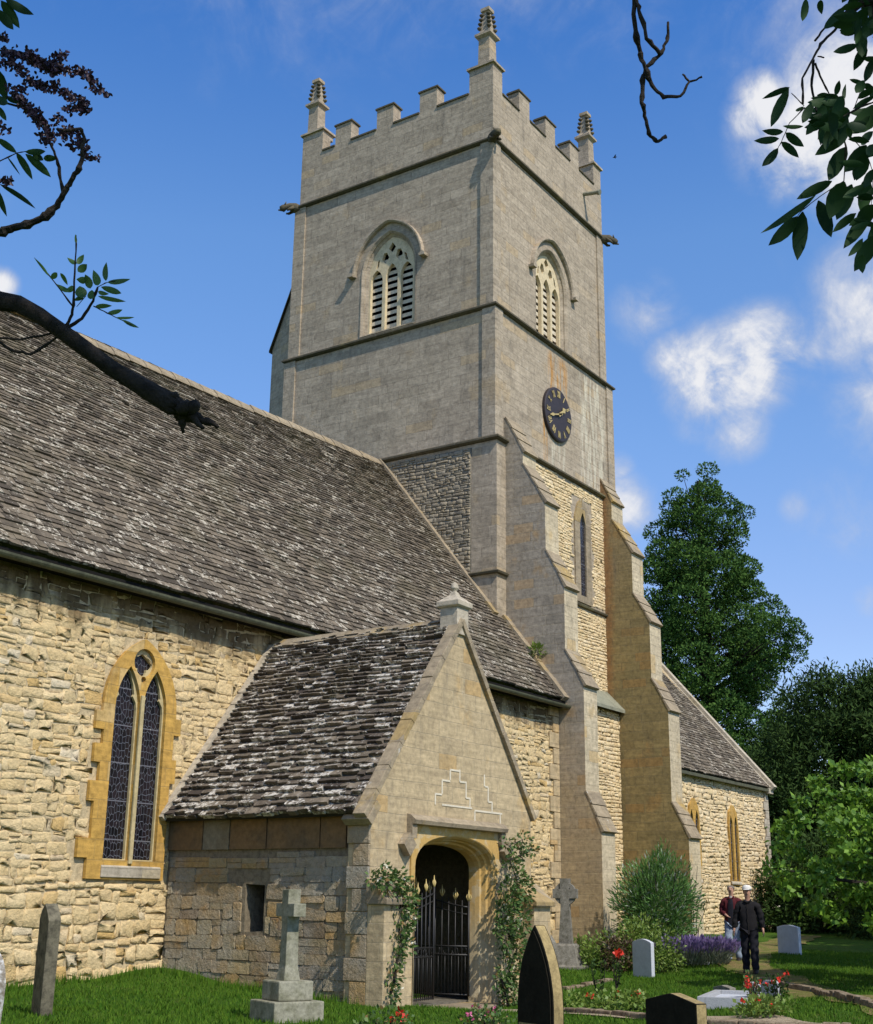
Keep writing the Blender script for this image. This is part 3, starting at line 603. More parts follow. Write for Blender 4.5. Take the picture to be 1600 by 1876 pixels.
def hand(deg, L, w, tail):
    global nm; nm = MB(); t = math.radians(90-deg); e = np.array((math.cos(t), math.sin(t))); n = np.array((-e[1], e[0]))
    poly = [-e*tail-n*w*.7, e*L*.55-n*w*.4, e*L*.7-n*w*1.2, e*L, e*L*.7+n*w*1.2, e*L*.55+n*w*.4, -e*tail+n*w*.7]
    nm.prism([tuple(v) for v in poly], (cc[0], 17.80, cc[2]), X, Z, (0, -.02, 0)); nm.build('hand', 'gilt', clock)
hand(252, .70, .045, .16); hand(52, .45, .085, .1)
# iron stains below and above the clock are in the stone; thin painted panel edges are not modelled
# stair turret on the north-west
mb = MB(); pl_ = [(29.9, 25.95), (30.5, 27.38), (33.2, 27.38), (33.2, 25.95)]
top = [(29.9, 25.95, 20.0), (30.5, 27.38, 18.1), (33.2, 27.38, 18.1), (33.2, 25.95, 20.0)]
mb.loft([[(a, b, -1.8) for a, b in pl_], top]); mb.add(top, [(0, 1, 2, 3)]); tt = mb.build('stair_turret', 'tower_ashlar', church)
mb = MB(); t2 = [(29.8, 25.93, 20.12), (30.43, 27.48, 18.06), (33.3, 27.48, 18.06), (33.3, 25.93, 20.12)]; mb.loft([[(a, b, c-.08) for a, b, c in t2], t2]); mb.add(t2, [(0, 1, 2, 3)]); mb.build('turret_roof', 'string_stone', tt)
# rubble panels of the lower stage
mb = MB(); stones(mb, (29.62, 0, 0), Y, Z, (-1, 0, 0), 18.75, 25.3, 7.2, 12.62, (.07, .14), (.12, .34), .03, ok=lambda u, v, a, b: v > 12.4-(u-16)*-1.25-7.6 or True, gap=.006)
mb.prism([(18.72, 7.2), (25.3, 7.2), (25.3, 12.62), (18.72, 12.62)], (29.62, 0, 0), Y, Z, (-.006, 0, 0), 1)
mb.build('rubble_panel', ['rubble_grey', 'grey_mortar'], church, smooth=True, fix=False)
mb = MB(); okp = lambda u, v, a, b: not (34.22 < u+a and u-a < 35.38 and 8.9 < v < 12.3)
stones(mb, (0, 17.88, 0), X, Z, (0, -1, 0), 30.95, 36.3, 8.95, 12.66, (.07, .13), (.10, .26), .028, ok=okp, gap=.006); stones(mb, (0, 17.88, 0), X, Z, (0, -1, 0), 30.95, 36.3, 6.3, 8.72, (.07, .13), (.10, .26), .028, gap=.006)
mb.build('rubble_panel', ['rubble_cream'], church, smooth=True, fix=False)
mb = MB(); plate(mb, [[(34.25, 8.93), (35.32, 8.93), (35.32, 11.6), (35.1, 12.1), (34.78, 12.35), (34.46, 12.1), (34.25, 11.6)], slit], (0, 17.83, 0), X, Z, (0, .06, 0))
sw = mb.build('slit_window', 'coping_stone', church); mb = MB(); mb.box((34.5, 17.895, 9.1), (35.05, 17.92, 11.95)); mb.build('glass', 'leaded_glass', sw)
# buttresses on the south face of the tower
def buttress(x0, x1, prof, mat):
    mb = MB(); poly = [(18.0, -1.9)]+[(18.0, prof[0][1]+.02)]+prof+[(prof[-1][0], -1.9)]; mb.prism(poly, (x0, 0, 0), Y, Z, (x1-x0, 0, 0), 1); mb.m[-1] = mb.m[-2] = 0; b = mb.build('buttress', [mat, 'lit_ashlar'], church)  # west and south faces coloured apart as shaded and sunlit
    for i in range(len(prof)-1):
        (ya, za), (yb, zb) = prof[i], prof[i+1]
        if ya-yb < .2: continue
        wm = MB(); d = np.array((yb-ya, zb-za)); L = np.linalg.norm(d); d /= L; n = np.array((d[1], -d[0])); n = n if n[1] > 0 else -n
        k = 3
        for j in range(k):
            s0 = L*j/k-.02; s1 = L*(j+1)/k+.03+(.07 if j == k-1 else 0); q0 = np.array((ya, za))+d*s0+n*.0; q1 = np.array((ya, za))+d*s1+n*.0
            wm.prism([tuple(q0-n*.01), tuple(q0+n*.02), tuple(q1+n*.05), tuple(q1+n*(-.03 if j == k-1 else .0))], (x0-.015, 0, 0), Y, Z, (x1-x0+.03, 0, 0))
        wm.build('weathering', 'coping_stone', b)
    return b
buttress(30.12, 30.88, [(17.88, 13.55), (17.31, 12.46), (17.31, 12.02), (16.62, 10.84), (16.60, 9.37), (16.05, 8.34), (16.05, 6.54), (15.52, 5.60), (15.52, 2.80), (15.10, 1.87)], 'buttress_ashlar')
buttress(36.30, 37.12, [(17.95, 13.45), (17.56, 12.66), (17.56, 11.98), (16.9, 10.85), (16.9, 9.45), (16.37, 8.54), (16.37, 6.69), (15.86, 5.75), (15.86, 2.96), (15.37, 2.0)], 'dirty_shaded_ashlar')
# wall under the lead cap between the buttresses
mb = MB(); mb.box((30.9, 17.5, -1.9), (36.28, 17.86, 5.74), 1); stones(mb, (0, 17.5, 0), X, Z, (0, -1, 0), 30.95, 36.28, -1.4, 5.7, (.08, .16), (.12, .32), .028, gap=.006)
iw = mb.build('infill_wall', ['rubble_cream', 'mortar'], church, smooth=True, fix=False)
mb = MB(); mb.prism([(17.28, 5.68), (17.28, 5.78), (17.87, 6.38), (17.87, 6.2), (17.5, 5.75)], (30.9, 0, 0), Y, Z, (5.39, 0, 0)); mb.build('lead_cap', 'lead', church)
mb = MB(); mb.tube([(35.7, 18.1, 23.75), (35.68, 17.4, 23.62)], .07, 10); mb.tube([(35.68, 17.44, 23.63), (35.68, 17.36, 23.60)], .1, 10); mb.build('water_spout', 'lead', church)
# ------------------------------------------------------------ nave
wp = [(14.40, .30), (14.40, .62), (14.19, .62), (14.19, .92), (14.44, .92), (14.44, 1.5), (14.33, 1.5), (14.33, 1.82), (14.5, 1.82), (14.5, 2.12), (14.36, 2.12), (14.36, 2.42), (14.52, 2.42), (14.52, 2.65), (14.34, 2.65), (14.34, 2.95), (14.47, 2.95)]+arch(15.3, .83, 3.05, 4.27, 9)[1:-1]+[(16.13, 3.0), (16.26, 3.0), (16.26, 2.72), (16.10, 2.72), (16.10, 2.3), (16.2, 2.3), (16.2, 1.9), (16.08, 1.9), (16.08, .30)]
WN = opening(15.3, .63, .50, 3.0, 4.02)
NY = 16.32
mb = MB(); plate(mb, [[(-3, -2.2), (30.12, -2.2), (30.12, 5.28), (-3, 5.28)], WN], (0, NY, 0), X, Z, (0, .7, 0), 1)
def okn(u, v, a, b):
    if inpoly(u, v, wp) or inpoly(u+a*.7, v, wp) or inpoly(u-a*.7, v, wp): return False
    if 16.32 < u < 21.0 and v < 1.0+min(u-16.1, 21.1-u)*1.3: return False
    return u > 4.0
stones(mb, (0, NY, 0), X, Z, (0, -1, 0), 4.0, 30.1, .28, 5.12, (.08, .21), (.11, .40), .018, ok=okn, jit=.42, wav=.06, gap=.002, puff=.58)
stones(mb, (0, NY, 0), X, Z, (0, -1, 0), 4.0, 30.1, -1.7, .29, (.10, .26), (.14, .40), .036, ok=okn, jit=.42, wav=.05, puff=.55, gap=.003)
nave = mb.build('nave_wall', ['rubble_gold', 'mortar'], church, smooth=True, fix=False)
mb = MB(); circ_ = lambda cx, cz, r: [(cx+r*math.cos(t), cz+r*math.sin(t)) for t in np.linspace(0, 2*math.pi, 29)[:-1]]
plate(mb, [wp, opening(14.995, .275, .60, 3.05, 3.76, 8), opening(15.605, .275, .60, 3.05, 3.76, 8), circ_(15.3, 3.86, .24), circ_(15.3, 3.57, .055)], (0, NY-.075, 0), X, Z, (0, .065, 0)); win = mb.build('window', 'orange_dressing', church, bevel=.006)
def quatre(cx, cz, r): return [(cx+(r*(.62+.38*abs(math.cos(2*t))))*math.cos(t), cz+(r*(.62+.38*abs(math.cos(2*t))))*math.sin(t)) for t in np.linspace(0, 2*math.pi, 33)[:-1]]
def cusped(c, hw, z0, zs, za):
    return [(c-hw, z0), (c-hw, zs), (c-hw*.92, zs+.12), (c-hw*.62, zs+.22), (c-hw*.72, zs+.26), (c-hw*.58, zs+.42), (c-hw*.25, za-.07), (c, za), (c+hw*.25, za-.07), (c+hw*.58, zs+.42), (c+hw*.72, zs+.26), (c+hw*.62, zs+.22), (c+hw*.92, zs+.12), (c+hw, zs), (c+hw, z0)]
mb = MB(); plate(mb, [opening(15.3, .65, .48, 3.0, 4.04), cusped(14.995, .25, .62, 3.05, 3.72), cusped(15.605, .25, .62, 3.05, 3.72), quatre(15.3, 3.86, .235), circ_(15.3, 3.57, .05)], (0, NY-.008, 0), X, Z, (0, .05, 0))
mb.box((15.262, NY-.11, .55), (15.338, NY-.07, 3.3)); mb.build('tracery', 'pale_orange', win, bevel=.008)
mb = MB(); mb.box((14.6, NY+.055, .5), (16.0, NY+.07, 4.1)); mb.build('glass', 'leaded_glass', win)
mb = MB(); mb.prism([(NY-.10, .33), (NY-.10, .50), (NY+.10, .63), (NY+.10, .33)], (14.70, 0, 0), Y, Z, (1.3, 0, 0)); mb.build('sill', 'white_stone' if False else 'pale_coping', win, bevel=.01)
# quoin strip where the nave meets the first buttress
mb = MB()
for i in range(16):
    z = -1.4+i*.41; w = .5 if i % 2 else .3; mb.box((30.1-w, NY-.062, z), (30.1, NY-.002, z+.395), 0)
mb.build('quoin', 'porch_ashlar', nave, bevel=.008)
# nave roof
A = (0, 21.95, 12.76); L = math.hypot(5.93, 7.58); D = (0, -5.93/L, -7.58/L); N_ = (0, -7.58/L, 5.93/L)
sagf = lambda x, s: -max(0, (29.6-x))*.036*(1-s/L)*.78
mb = MB()
n = 30
for i in range(n):
    xa, xb = -3+33.1*i/n, -3+33.1*(i+1)/n
    P = lambda x, s: np.array(A)+np.array(X)*x+np.array(D)*s+np.array(N_)*(sagf(x, s)-.02)
    s2 = L if xa < 28 else L
    mb.add([P(xa, 0), P(xb, 0), P(xb, L-.03), P(xa, L-.03)], [(0, 1, 2, 3)], 1)
def uf(s): y = 21.95+D[1]*s; return (3.0, 29.6 if y > 17.9 else 30.1)
slates(mb, A, X, D, N_, uf, L, rowlist(L, .085, .17), (.12, .36), .018, sag=sagf, rough=1.15)
mb.add([(-3, 21.95, 11.6), (29.6, 21.95, 12.70), (29.6, 27.9, 5.1), (-3, 27.9, 5.1)], [(0, 1, 2, 3)], 1); mb.box((-3, 27.2, -2), (30, 27.7, 5.3), 2); mb.add([(-3, 16.4, 5.2), (-3, 21.95, 12.0), (-3, 27.6, 5.2), (-3, 27.6, -2), (-3, 16.4, -2)], [(0, 1, 2, 3, 4)], 2)
roof = mb.build('nave_roof', ['nave_slate', 'slate_bed', 'mortar'], church, fix=False)
mb = MB(); x = -3
while x < 29.5:
    w = random.uniform(.4, .55); z = 12.80-(29.6-x)*.036*1.0
    mb.prism([(21.95-.17, z-.2), (21.95-.15, z-.13), (21.95, z+.04), (21.95+.15, z-.13), (21.95+.17, z-.2)], (x, 0, random.uniform(-.01, .01)), Y, Z, (w-.012, 0, 0)); x += w
mb.build('ridge_tile', 'coping_stone', roof)
mb = MB(); sy = 21.95-17.9; Ls = sy/5.93*L
def slopebox(mb, x0, x1, s0, s1, n0, n1, A=A, D=D, N=N_, U=X, mi=0, r=None):
    A, D, N, U = map(np.array, (A, D, N, U)); P = lambda u, s, n: A+U*u+D*s+N*n
    vs = [P(x0, s0, n0), P(x1, s0, n0), P(x1, s1, n0), P(x0, s1, n0), P(x0, s0, n1), P(x1, s0, n1), P(x1, s1, n1), P(x0, s1, n1)]
    mb.add(vs, [(0, 3, 2, 1), (4, 5, 6, 7), (0, 1, 5, 4), (1, 2, 6, 5), (2, 3, 7, 6), (3, 0, 4, 7)], mi, r)
slopebox(mb, 29.42, 29.66, 0, Ls, -.05, .09); k = 8
for i in range(7):
    a = Ls+(L-Ls)*i/7; slopebox(mb, 29.86, 30.13, a+.004, Ls+(L-Ls)*(i+1)/7, -.05, .10+random.uniform(-.01, .01))
mb.build('verge_coping', 'coping_stone', roof)
mb = MB(); gp = [(15.97+.085*math.cos(t), 5.02+.085*math.sin(t)) for t in np.linspace(math.pi, 2*math.pi, 9)]+[(16.045, 5.03), (15.97+.06, 5.02)]+[(15.97+.06*math.cos(t), 5.02+.06*math.sin(t)) for t in np.linspace(2*math.pi, math.pi, 9)]
mb.prism(gp, (-3, 0, 0), Y, Z, (33.25, 0, 0)); mb.build('gutter', 'gutter_paint', roof); mb = MB(); mb.box((-3, 16.06, 4.98), (30.1, 16.3, 5.13)); mb.build('eaves_gap_dark', 'dark_void', roof)  # near-black strip painted as the shaded gap between slates and gutter
# ------------------------------------------------------------ porch
PX0, PX1, PY = 16.25, 20.98, 12.0
mb = MB(); niche = [(14.13, -.46), (14.13, .24), (14.54, .26), (14.52, -.48)]
plate(mb, [[(12.02, -2), (NY, -2), (NY, 1.45), (12.02, 1.45)], niche], (PX0, 0, 0), Y, Z, (.45, 0, 0), 1)
stones(mb, (PX0, 0, 0), Y, Z, (-1, 0, 0), 12.45, 16.26, -1.7, .78, (.12, .26), (.22, .62), .024, ok=lambda u, v, a, b: not (u-a < 14.6 and u+a > 14.08 and v+b > -.5 and v-b < .28), gap=.0025, jit=.10, wav=.012, puff=.72)
stones(mb, (PX0, 0, 0), Y, Z, (-1, 0, 0), 12.45, 14.08, -.5, .28, (.2, .3), (.3, .5), .024, gap=.003, jit=.18, wav=.02, puff=.66, ok=lambda u, v, a, b: u+a > 13.8)
stones(mb, (PX0, 0, 0), Y, Z, (-1, 0, 0), 14.6, 15.0, -.5, .28, (.2, .3), (.3, .5), .024, gap=.003, jit=.18, wav=.02, puff=.66)
for i, (a, b) in enumerate(((12.5, 13.0), (13.02, 14.1), (14.12, 14.9), (14.92, 15.5), (15.52, 16.3))):
    mb.box((PX0-.05, a, .80), (PX0-.001, b-.005, 1.38), 2 if i != 3 else 3)
mb.box((PX0+.44, 14.0, -.6), (PX0+.46, 14.7, .4), 4)
me_ = MB(); me_.box((PX1-.4, 12.44, -2), (PX1, NY, 1.45)); me_.build('porch_wall', 'wall_mortar', church)
pw = mb.build('porch_wall', ['old_blocks', 'wall_mortar', 'brown_dressing', 'weathered_orange', 'dark_void'], church, fix=False)
# gable
DO = (18.56, 1.22, -2.0, .55, 1.06); 
mb = MB(); gb = [(16.17, -2), (16.17, 1.5), (16.17, 1.6), (18.62, 4.74), (21.07, 1.6), (21.07, -2)]
dl = opening(DO[0], 1.22, -1.72, DO[3], DO[4], 10, 'tudor')
plate(mb, [gb, dl], (0, PY, 0), X, Z, (0, .42, 0)); gable = mb.build('porch_gable', 'porch_ashlar', church)
stp = MB()
def mline(pts):
    P = [on_y(250+x/2, 1050+y/2, PY-.006) for x, y in pts]
    for a, b in zip(P[:-1], P[1:]):
        a2, b2 = np.array((a[0], a[2])), np.array((b[0], b[2])); d = b2-a2; 
        if abs(d[0]) > abs(d[1]): stp.box((min(a2[0], b2[0]), PY-.010, a2[1]-.015), (max(a2[0], b2[0]), PY+.02, a2[1]+.015))
        else: stp.box((a2[0]-.016, PY-.0115, min(a2[1], b2[1])), (a2[0]+.016, PY+.02, max(a2[1], b2[1])))
mline([(1095, 848), (1095, 808), (1120, 808), (1120, 758), (1150, 758), (1150, 720), (1185, 720), (1185, 764), (1208, 764), (1208, 824), (1222, 824), (1222, 858)])
mline([(1275, 738), (1277, 782), (1289, 786), (1289, 838), (1303, 838), (1303, 876)]); mline([(1120, 848), (1230, 860)]); mline([(1240, 870), (1340, 880)]); mline([(1240, 870), (1240, 910)]); mline([(1333, 880), (1333, 920)])
stp.build('repair_pointing', 'pale_lime', gable)
# moulded doorway
mb = MB(); prof = [(1.235, .012, -.025), (1.215, .0, -.02), (1.185, -.03, .03), (1.175, -.04, .10), (1.135, -.06, .12), (1.12, -.07, .20), (1.09, -.10, .22), (1.075, -.12, .30), (1.07, -.12, .42)]
mb.loft([[(p[0], PY+dy, p[1]) for p in opening(DO[0], hw, -1.72, DO[3], DO[4]+dz, 10, 'tudor')] for hw, dz, dy in prof], 0, False)
door = mb.build('doorway', 'door_dressing', church, smooth=False)
mb = MB(); plate(mb, [[(17.25, .40), (19.87, .40), (19.87, 1.20), (17.25, 1.20)][:0] or [(17.22, .35), (17.22, 1.2), (19.9, 1.2), (19.9, .35), (DO[0]+1.235, .35)]+arch(DO[0], 1.235, DO[3], DO[4]+.012, 10, 'tudor')[::-1]+[(DO[0]-1.235, .35)]], (0, PY-.03, 0), X, Z, (0, .035, 0)); mb.build('spandrel', 'door_dressing', door)
mb = MB(); hp = [(PY+.0, 1.18), (PY-.15, 1.20), (PY-.17, 1.26), (PY-.08, 1.34), (PY+.0, 1.36)]; mb.prism(hp, (17.12, 0, 0), Y, Z, (2.88, 0, 0))
for x in (17.12, 19.86): mb.prism([(PY, .98), (PY-.11, .98), (PY-.11, 1.19), (PY, 1.19)], (x, 0, 0), Y, Z, (.14, 0, 0))
for x in (17.05, 20.08): mb.prism([(x-.17, .88), (x, .70), (x+.17, .88), (x, 1.06)], (0, PY-.13, 0), X, Z, (0, .14, 0))
mb.build('hood_mould', 'coping_stone', door)
mb = MB(); mb.box((17.0, PY-.25, -1.85), (20.1, PY+.55, g(18.6, 11.8)+.06)); mb.build('doorstep', 'coping_stone', door, bevel=.02)
# inside of the porch
mb = MB(); mb.box((16.7, 12.42, -1.7), (20.6, 16.3, -1.56), 1); mb.box((17.5, NY-.12, -1.56), (19.6, NY-.065, 1.0), 0); mb.box((16.7, 12.5, 1.5), (16.9, 16.3, 1.6), 0)
for i in range(14): mb.box((17.55+i*.145, NY-.15, -1.5), (17.68+i*.145, NY-.12, .95), 0)
mb.build('inner_door', ['oak', 'grey_mortar'], gable)
# iron gates
def gate(hx, hy, ang, name='gate'):
    mb = MB(); SPK = []; M = Matrix.Translation((hx, hy, -1.56)) @ Matrix.Rotation(ang, 4, 'Z'); w = 1.03; n = 8
    P = lambda x, z: tuple(M @ Vector((x, 0, z)))
    for i in range(n+1):
        x = w*i/n; zt = 1.60+.22*(i/n)**1.3; mb.tube([P(x, .06), P(x, zt)], .011 if 0 < i < n else .02, 6)
        if i < n: mb.tube([P(x+w/n/2, .06), P(x+w/n/2, .75)], .007, 5)
        if i % 2 == 0 or True:
            if i in (0, 2, 4, 6, 8):
                sp = MB()
                for s in (-1, 0, 1):
                    sp.tube([P(x, zt-.01), P(x+s*.045, zt+.07), P(x+s*.03, zt+.115 if s else zt+.19)], [.012, .02 if s == 0 else .014, .004], 6)
                SPK.append(sp)
    for z in (.08, .72, .86): mb.tube([P(0, z), P(w, z)], .014, 6)
    mb.tube([P(w*t, 1.50+.22*t**1.3) for t in np.linspace(0, 1, 8)], .015, 6); mb.tube([P(w*t, 1.38+.22*t**1.3) for t in np.linspace(0, 1, 8)], .010, 6)
    for i in range(5):
        c = (.09+i*.17, .79); mb.tube([P(c[0]+.055*math.cos(t), c[1]+.055*math.sin(t)) for t in np.linspace(0, 6.28, 12)], .006, 5)
    gt = mb.build(name, 'iron', church, smooth=True); [q.build('spike', 'gilt', gt, smooth=True) for q in SPK]
gate(17.51, PY+.36, math.radians(3)); gate(19.60, PY+.40, math.radians(97))
# porch roof
RA = (18.62, 0, 4.74); Lp = math.hypot(2.66, 3.44)
for s_ in (-1, 1):
    Dp = (s_*2.66/Lp, 0, -3.44/Lp); Np = (s_*3.44/Lp, 0, 2.66/Lp); mb = MB()
    slopebox(mb, 12.15, NY-.02, 0, Lp-.03, -.10, -.004, RA, Dp, Np, Y, 1)
    slates(mb, RA, Y, Dp, Np, lambda s: (12.16, NY-.05), Lp, rowlist(Lp, .085, .15), (.09, .34), .024, rough=1.9)
    pr = mb.build('porch_roof', ['porch_slate', 'slate_bed'], church, fix=False)
    cm = MB()
    for i in range(9):
        e_ = Lp+(.08 if s_ < 0 else -.22); a, b = -.02+e_*i/9, -.02+e_*(i+1)/9; slopebox(cm, 11.925+random.uniform(-.006, .006), 12.15, a+.003, b-.003, -.05, .06+random.uniform(-.010, .010), RA, Dp, Np, Y)
    (slopebox(cm, 11.905, 12.42, Lp-.30, Lp+.07, -.20, -.055, RA, Dp, Np, Y) if s_ < 0 else None); cm.build('gable_coping', 'coping_stone', pr, bevel=.01)
    fm = MB(); slopebox(fm, NY-.16, NY-.035, .1, Lp+.02, -.02, .085, RA, Dp, Np, Y); fm.build('mortar_fillet', 'pale_coping', pr)
    if s_ == -1:
        rm = MB(); y = 12.3
        while y < NY-.1: w = random.uniform(.35, .5); rm.prism([(18.62-.14, 4.66), (18.62, 4.82), (18.62+.14, 4.66)], (0, y, random.uniform(-.01, .01)), X, Z, (0, min(w, NY-.06-y)-.01, 0)); y += w
        rm.build('ridge_tile', 'coping_stone', pr)
mb = MB(); fx, fy = 18.66, 12.14
mb.loft([rect(fx, fx, fy, fy, o, z) for o, z in ((.02, 4.5), (.185, 4.5), (.18, 4.97), (.235, 5.01), (.235, 5.09), (.08, 5.22), (.05, 5.29), (.01, 5.3))]); mb.lathe([(.04, 5.25), (.045, 5.31), (.075, 5.36), (.065, 5.42), (.02, 5.47)], (fx, fy, 0), 12)
mb.build('finial', 'pale_coping', gable, bevel=.01)
for (x0, x1) in ((16.13, 16.70), (20.62, 21.2)):
    mb = MB(); mb.box((x0, PY-.32, -2), (x1, PY-.002, -.02)); b = mb.build('corner_buttress', 'porch_ashlar', gable, bevel=.012)
    mb = MB(); mb.prism([(PY-.40, -.03), (PY-.40, .05), (PY-.002, .36), (PY-.002, -.03)], (x0-.05, 0, 0), Y, Z, (x1-x0+.1, 0, 0)); mb.build('weathering', 'coping_stone', b, bevel=.015)
mb = MB()
for i in range(9):
    z = -1.45+i*.33; w = .42 if i % 2 else .3; mb.box((16.13, 12.0-.0+.003, z), (16.26, 12.0+w, z+.318))
mb.build('quoin', 'old_blocks', pw, bevel=.01)
# ------------------------------------------------------------ chancel
CYw, CX1 = 17.2, 48.16; mb = MB()
mb.box((37.3, CYw, -1.6), (CX1, CYw+.6, 4.45), 1); stones(mb, (0, CYw, 0), X, Z, (0, -1, 0), 38.5, CX1-.35, -1.3, 4.3, (.09, .18), (.14, .36), .028, gap=.006, jit=.35, ok=lambda u, v, a, b: not (.7 < v < 3.3 and (abs(u-41) < .36+a or abs(u-44.48) < .36+a)))
mb.box((CX1-.5, CYw+.6, -1.6), (CX1, 26.6, 4.45), 1); mb.prism([(CYw, 4.4), (21.95, 10.2), (26.7, 4.4)], (CX1-.45, 0, 0), Y, Z, (.45, 0, 0), 1); mb.box((37.3, 26.1, -1.6), (CX1, 26.6, 4.45), 1)
ch = mb.build('chancel_wall', ['rubble_cream', 'mortar'], church, smooth=True, fix=False)
mb = MB()
for i in range(18):
    z = -1.3+i*.32; w = .5 if i % 2 else .32; mb.box((CX1-w, CYw-.07, z), (CX1+.01, CYw-.001, z+.31))
mb.build('quoin', 'pale_coping', ch, bevel=.01)
for c in (41.0, 44.48):
    mb = MB(); ou = [(c-.40, .72), (c+.40, .72), (c+.40, 1.3), (c+.48, 1.3), (c+.46, 2.7), (c+.36, 3.2), (c+.1, 3.45), (c-.1, 3.45), (c-.36, 3.2), (c-.46, 2.7), (c-.40, 2.3)]
    plate(mb, [ou, opening(c-.22, .135, .88, 2.68, 3.08, 5), opening(c+.22, .135, .88, 2.68, 3.08, 5)], (0, CYw-.07, 0), X, Z, (0, .067, 0)); lw = mb.build('lancet_window', 'orange_dressing', church)
    mb = MB(); mb.box((c-.36, CYw-.012, .85), (c+.36, CYw-.004, 3.15)); mb.build('glass', 'leaded_glass', lw)
    mb = MB(); mb.prism([(CYw-.10, .76), (CYw-.10, .8), (CYw-.06, .88), (CYw-.06, .76)], (c-.45, 0, 0), Y, Z, (.9, 0, 0)); mb.build('sill', 'pale_coping', lw)
CA = (0, 21.95, 10.05); Lc = math.hypot(4.98, 5.73); Dc = (0, -4.98/Lc, -5.73/Lc); Nc = (0, -5.73/Lc, 4.98/Lc); mb = MB()
slopebox(mb, 37.3, CX1, 0, Lc-.03, -.1, -.004, CA, Dc, Nc, X, 1); slates(mb, CA, X, Dc, Nc, lambda s: (38.0, CX1-.3), Lc, rowlist(Lc, .10, .17), (.16, .36), .018)
mb.add([(37.3, 21.95, 9.9), (CX1, 21.95, 9.9), (CX1, 26.9, 4.3), (37.3, 26.9, 4.3)], [(0, 1, 2, 3)], 1)
cr_ = mb.build('chancel_roof', ['nave_slate', 'slate_bed'], church, fix=False)
mb = MB(); slopebox(mb, CX1-.20, CX1+.08, -.05, Lc+.10, -.12, .17, CA, Dc, Nc, X); slopebox(mb, CX1-.30, CX1-.205, 0, Lc+.02, -.02, .05, CA, Dc, Nc, X, 0)
mb.box((CX1-.3, CYw-.25, 4.1), (CX1+.1, CYw, 4.42)); mb.build('gable_coping', 'pale_coping', cr_, bevel=.01)
mb = MB(); mb.box((37.4, 16.98, 4.17), (CX1-.1, 17.1, 4.27)); mb.build('gutter', 'gutter_paint', cr_)
# ------------------------------------------------------------ churchyard: stones
def GP(px, py):                      # the point of the ground seen at a pixel
    d = W(px, py, 1); t = np.arange(8, 90, .03); P = d[None]*t[:, None]; k = np.argmax(P[:, 2] <= G(P[:, 0], P[:, 1])); return P[k].copy()
def put(o, p, rz=0.0, tilt=(0, 0)):
    o.location = (p[0], p[1], p[2] if len(p) > 2 else g(p[0], p[1])); o.rotation_euler = (tilt[0], tilt[1], math.radians(rz)); return o
def slab(name, poly, th, mats, parent=None, bevel=.008, x0=None):     # outline in (y, z), thickness along x, broad face towards -x
    mb = MB(); mb.prism(poly, (-th/2 if x0 is None else x0, 0, 0), Y, Z, (th, 0, 0), 1 if isinstance(mats, list) else 0)
    if isinstance(mats, list): mb.m[-2] = 0
    return mb.build(name, mats, parent, bevel=bevel)
o = slab('headstone', [(-.19, -.3), (-.19, 1.10), (-.13, 1.17), (.02, 1.27), (.13, 1.18), (.19, 1.08), (.19, -.3)], .15, 'headstone_brown')
put(tag(o, 'narrow brown leaning headstone with peaked top by the nave wall', 'gravestone'), GP(76, 1858)*.995, -24, (math.radians(7), math.radians(-2)))
o = slab('headstone', [(-.35, -.3), (-.35, .62)]+[(-.35*math.cos(t), .62+.36*math.sin(t)) for t in np.linspace(0, math.pi, 14)[1:-1]]+[(.35, .62), (.35, -.3)], .16, 'lichen_stone')
put(tag(o, 'round-topped headstone blotched with white lichen, cut off by the left edge', 'gravestone'), np.array(W(-42, 1850, 12.3))*(1, 1, 0)+(0, 0, -1.45), -14, (math.radians(5), 0))
# stone cross on two steps
cr = bpy.data.objects.new('grave_cross', None); COL.objects.link(cr); tag(cr, 'weathered stone cross on a two-step base in front of the porch side wall', 'grave cross')
cl = GP(520, 1872); cl = np.array((cl[0]+.14, cl[1]+.08, -1.36)); put(cr, cl, -23)
mb = MB(); mb.box((-.33, -.33, -.3), (.33, .33, .225)); mb.build('step', 'cross_stone', cr, bevel=.015)
mb = MB(); mb.box((-.23, -.23, .228), (.23, .23, .45)); mb.build('step', 'cross_stone', cr, bevel=.02)
mb = MB(); s, t = .085, .085
mb.loft([[(-a, -b, z), (a, -b, z), (a, b, z), (-a, b, z)] for a, b, z in ((.11, .11, .452), (.10, .10, .52), (s, t, .62), (s*.92, t*.92, 1.10), (s, t, 1.17), (s, t, 1.5), (.0, .0, 1.501))])
mb.box((-.083, -.24, 1.18), (.083, .24, 1.335)); mb.build('cross', 'cross_stone', cr, bevel=.01)
# tall dark-faced lancet-shaped headstone, foreground; shaded face and sunlit edge by colour
def goth(hw, z0, zs, za): return [(-hw, z0)]+arch(0, hw, zs, za, 8)+[(hw, z0)]
L0 = W(990, 1830, 13.2); hs = bpy.data.objects.new('headstone', None); COL.objects.link(hs); tag(hs, 'tall dark-faced pointed-arch headstone nearest the porch door', 'gravestone'); put(hs, (L0[0], L0[1], -1.62), -23)
mb = MB(); p = goth(.30, .28, .62, 1.42); mb.prism(p, (-.07, 0, 0), Y, Z, (.14, 0, 0), 1); mb.m[-2] = 0; mb.build('slab', ['headstone_shaded', 'headstone_lit_edge'], hs, bevel=.012)
mb = MB(); mb.box((-.09, -.225, -.3), (.10, .225, .30), 1); mb.box((-.085, -.27, .42), (.085, .27, .47), 1); mb.build('plinth', ['headstone_shaded', 'headstone_lit_edge'], hs, bevel=.012)
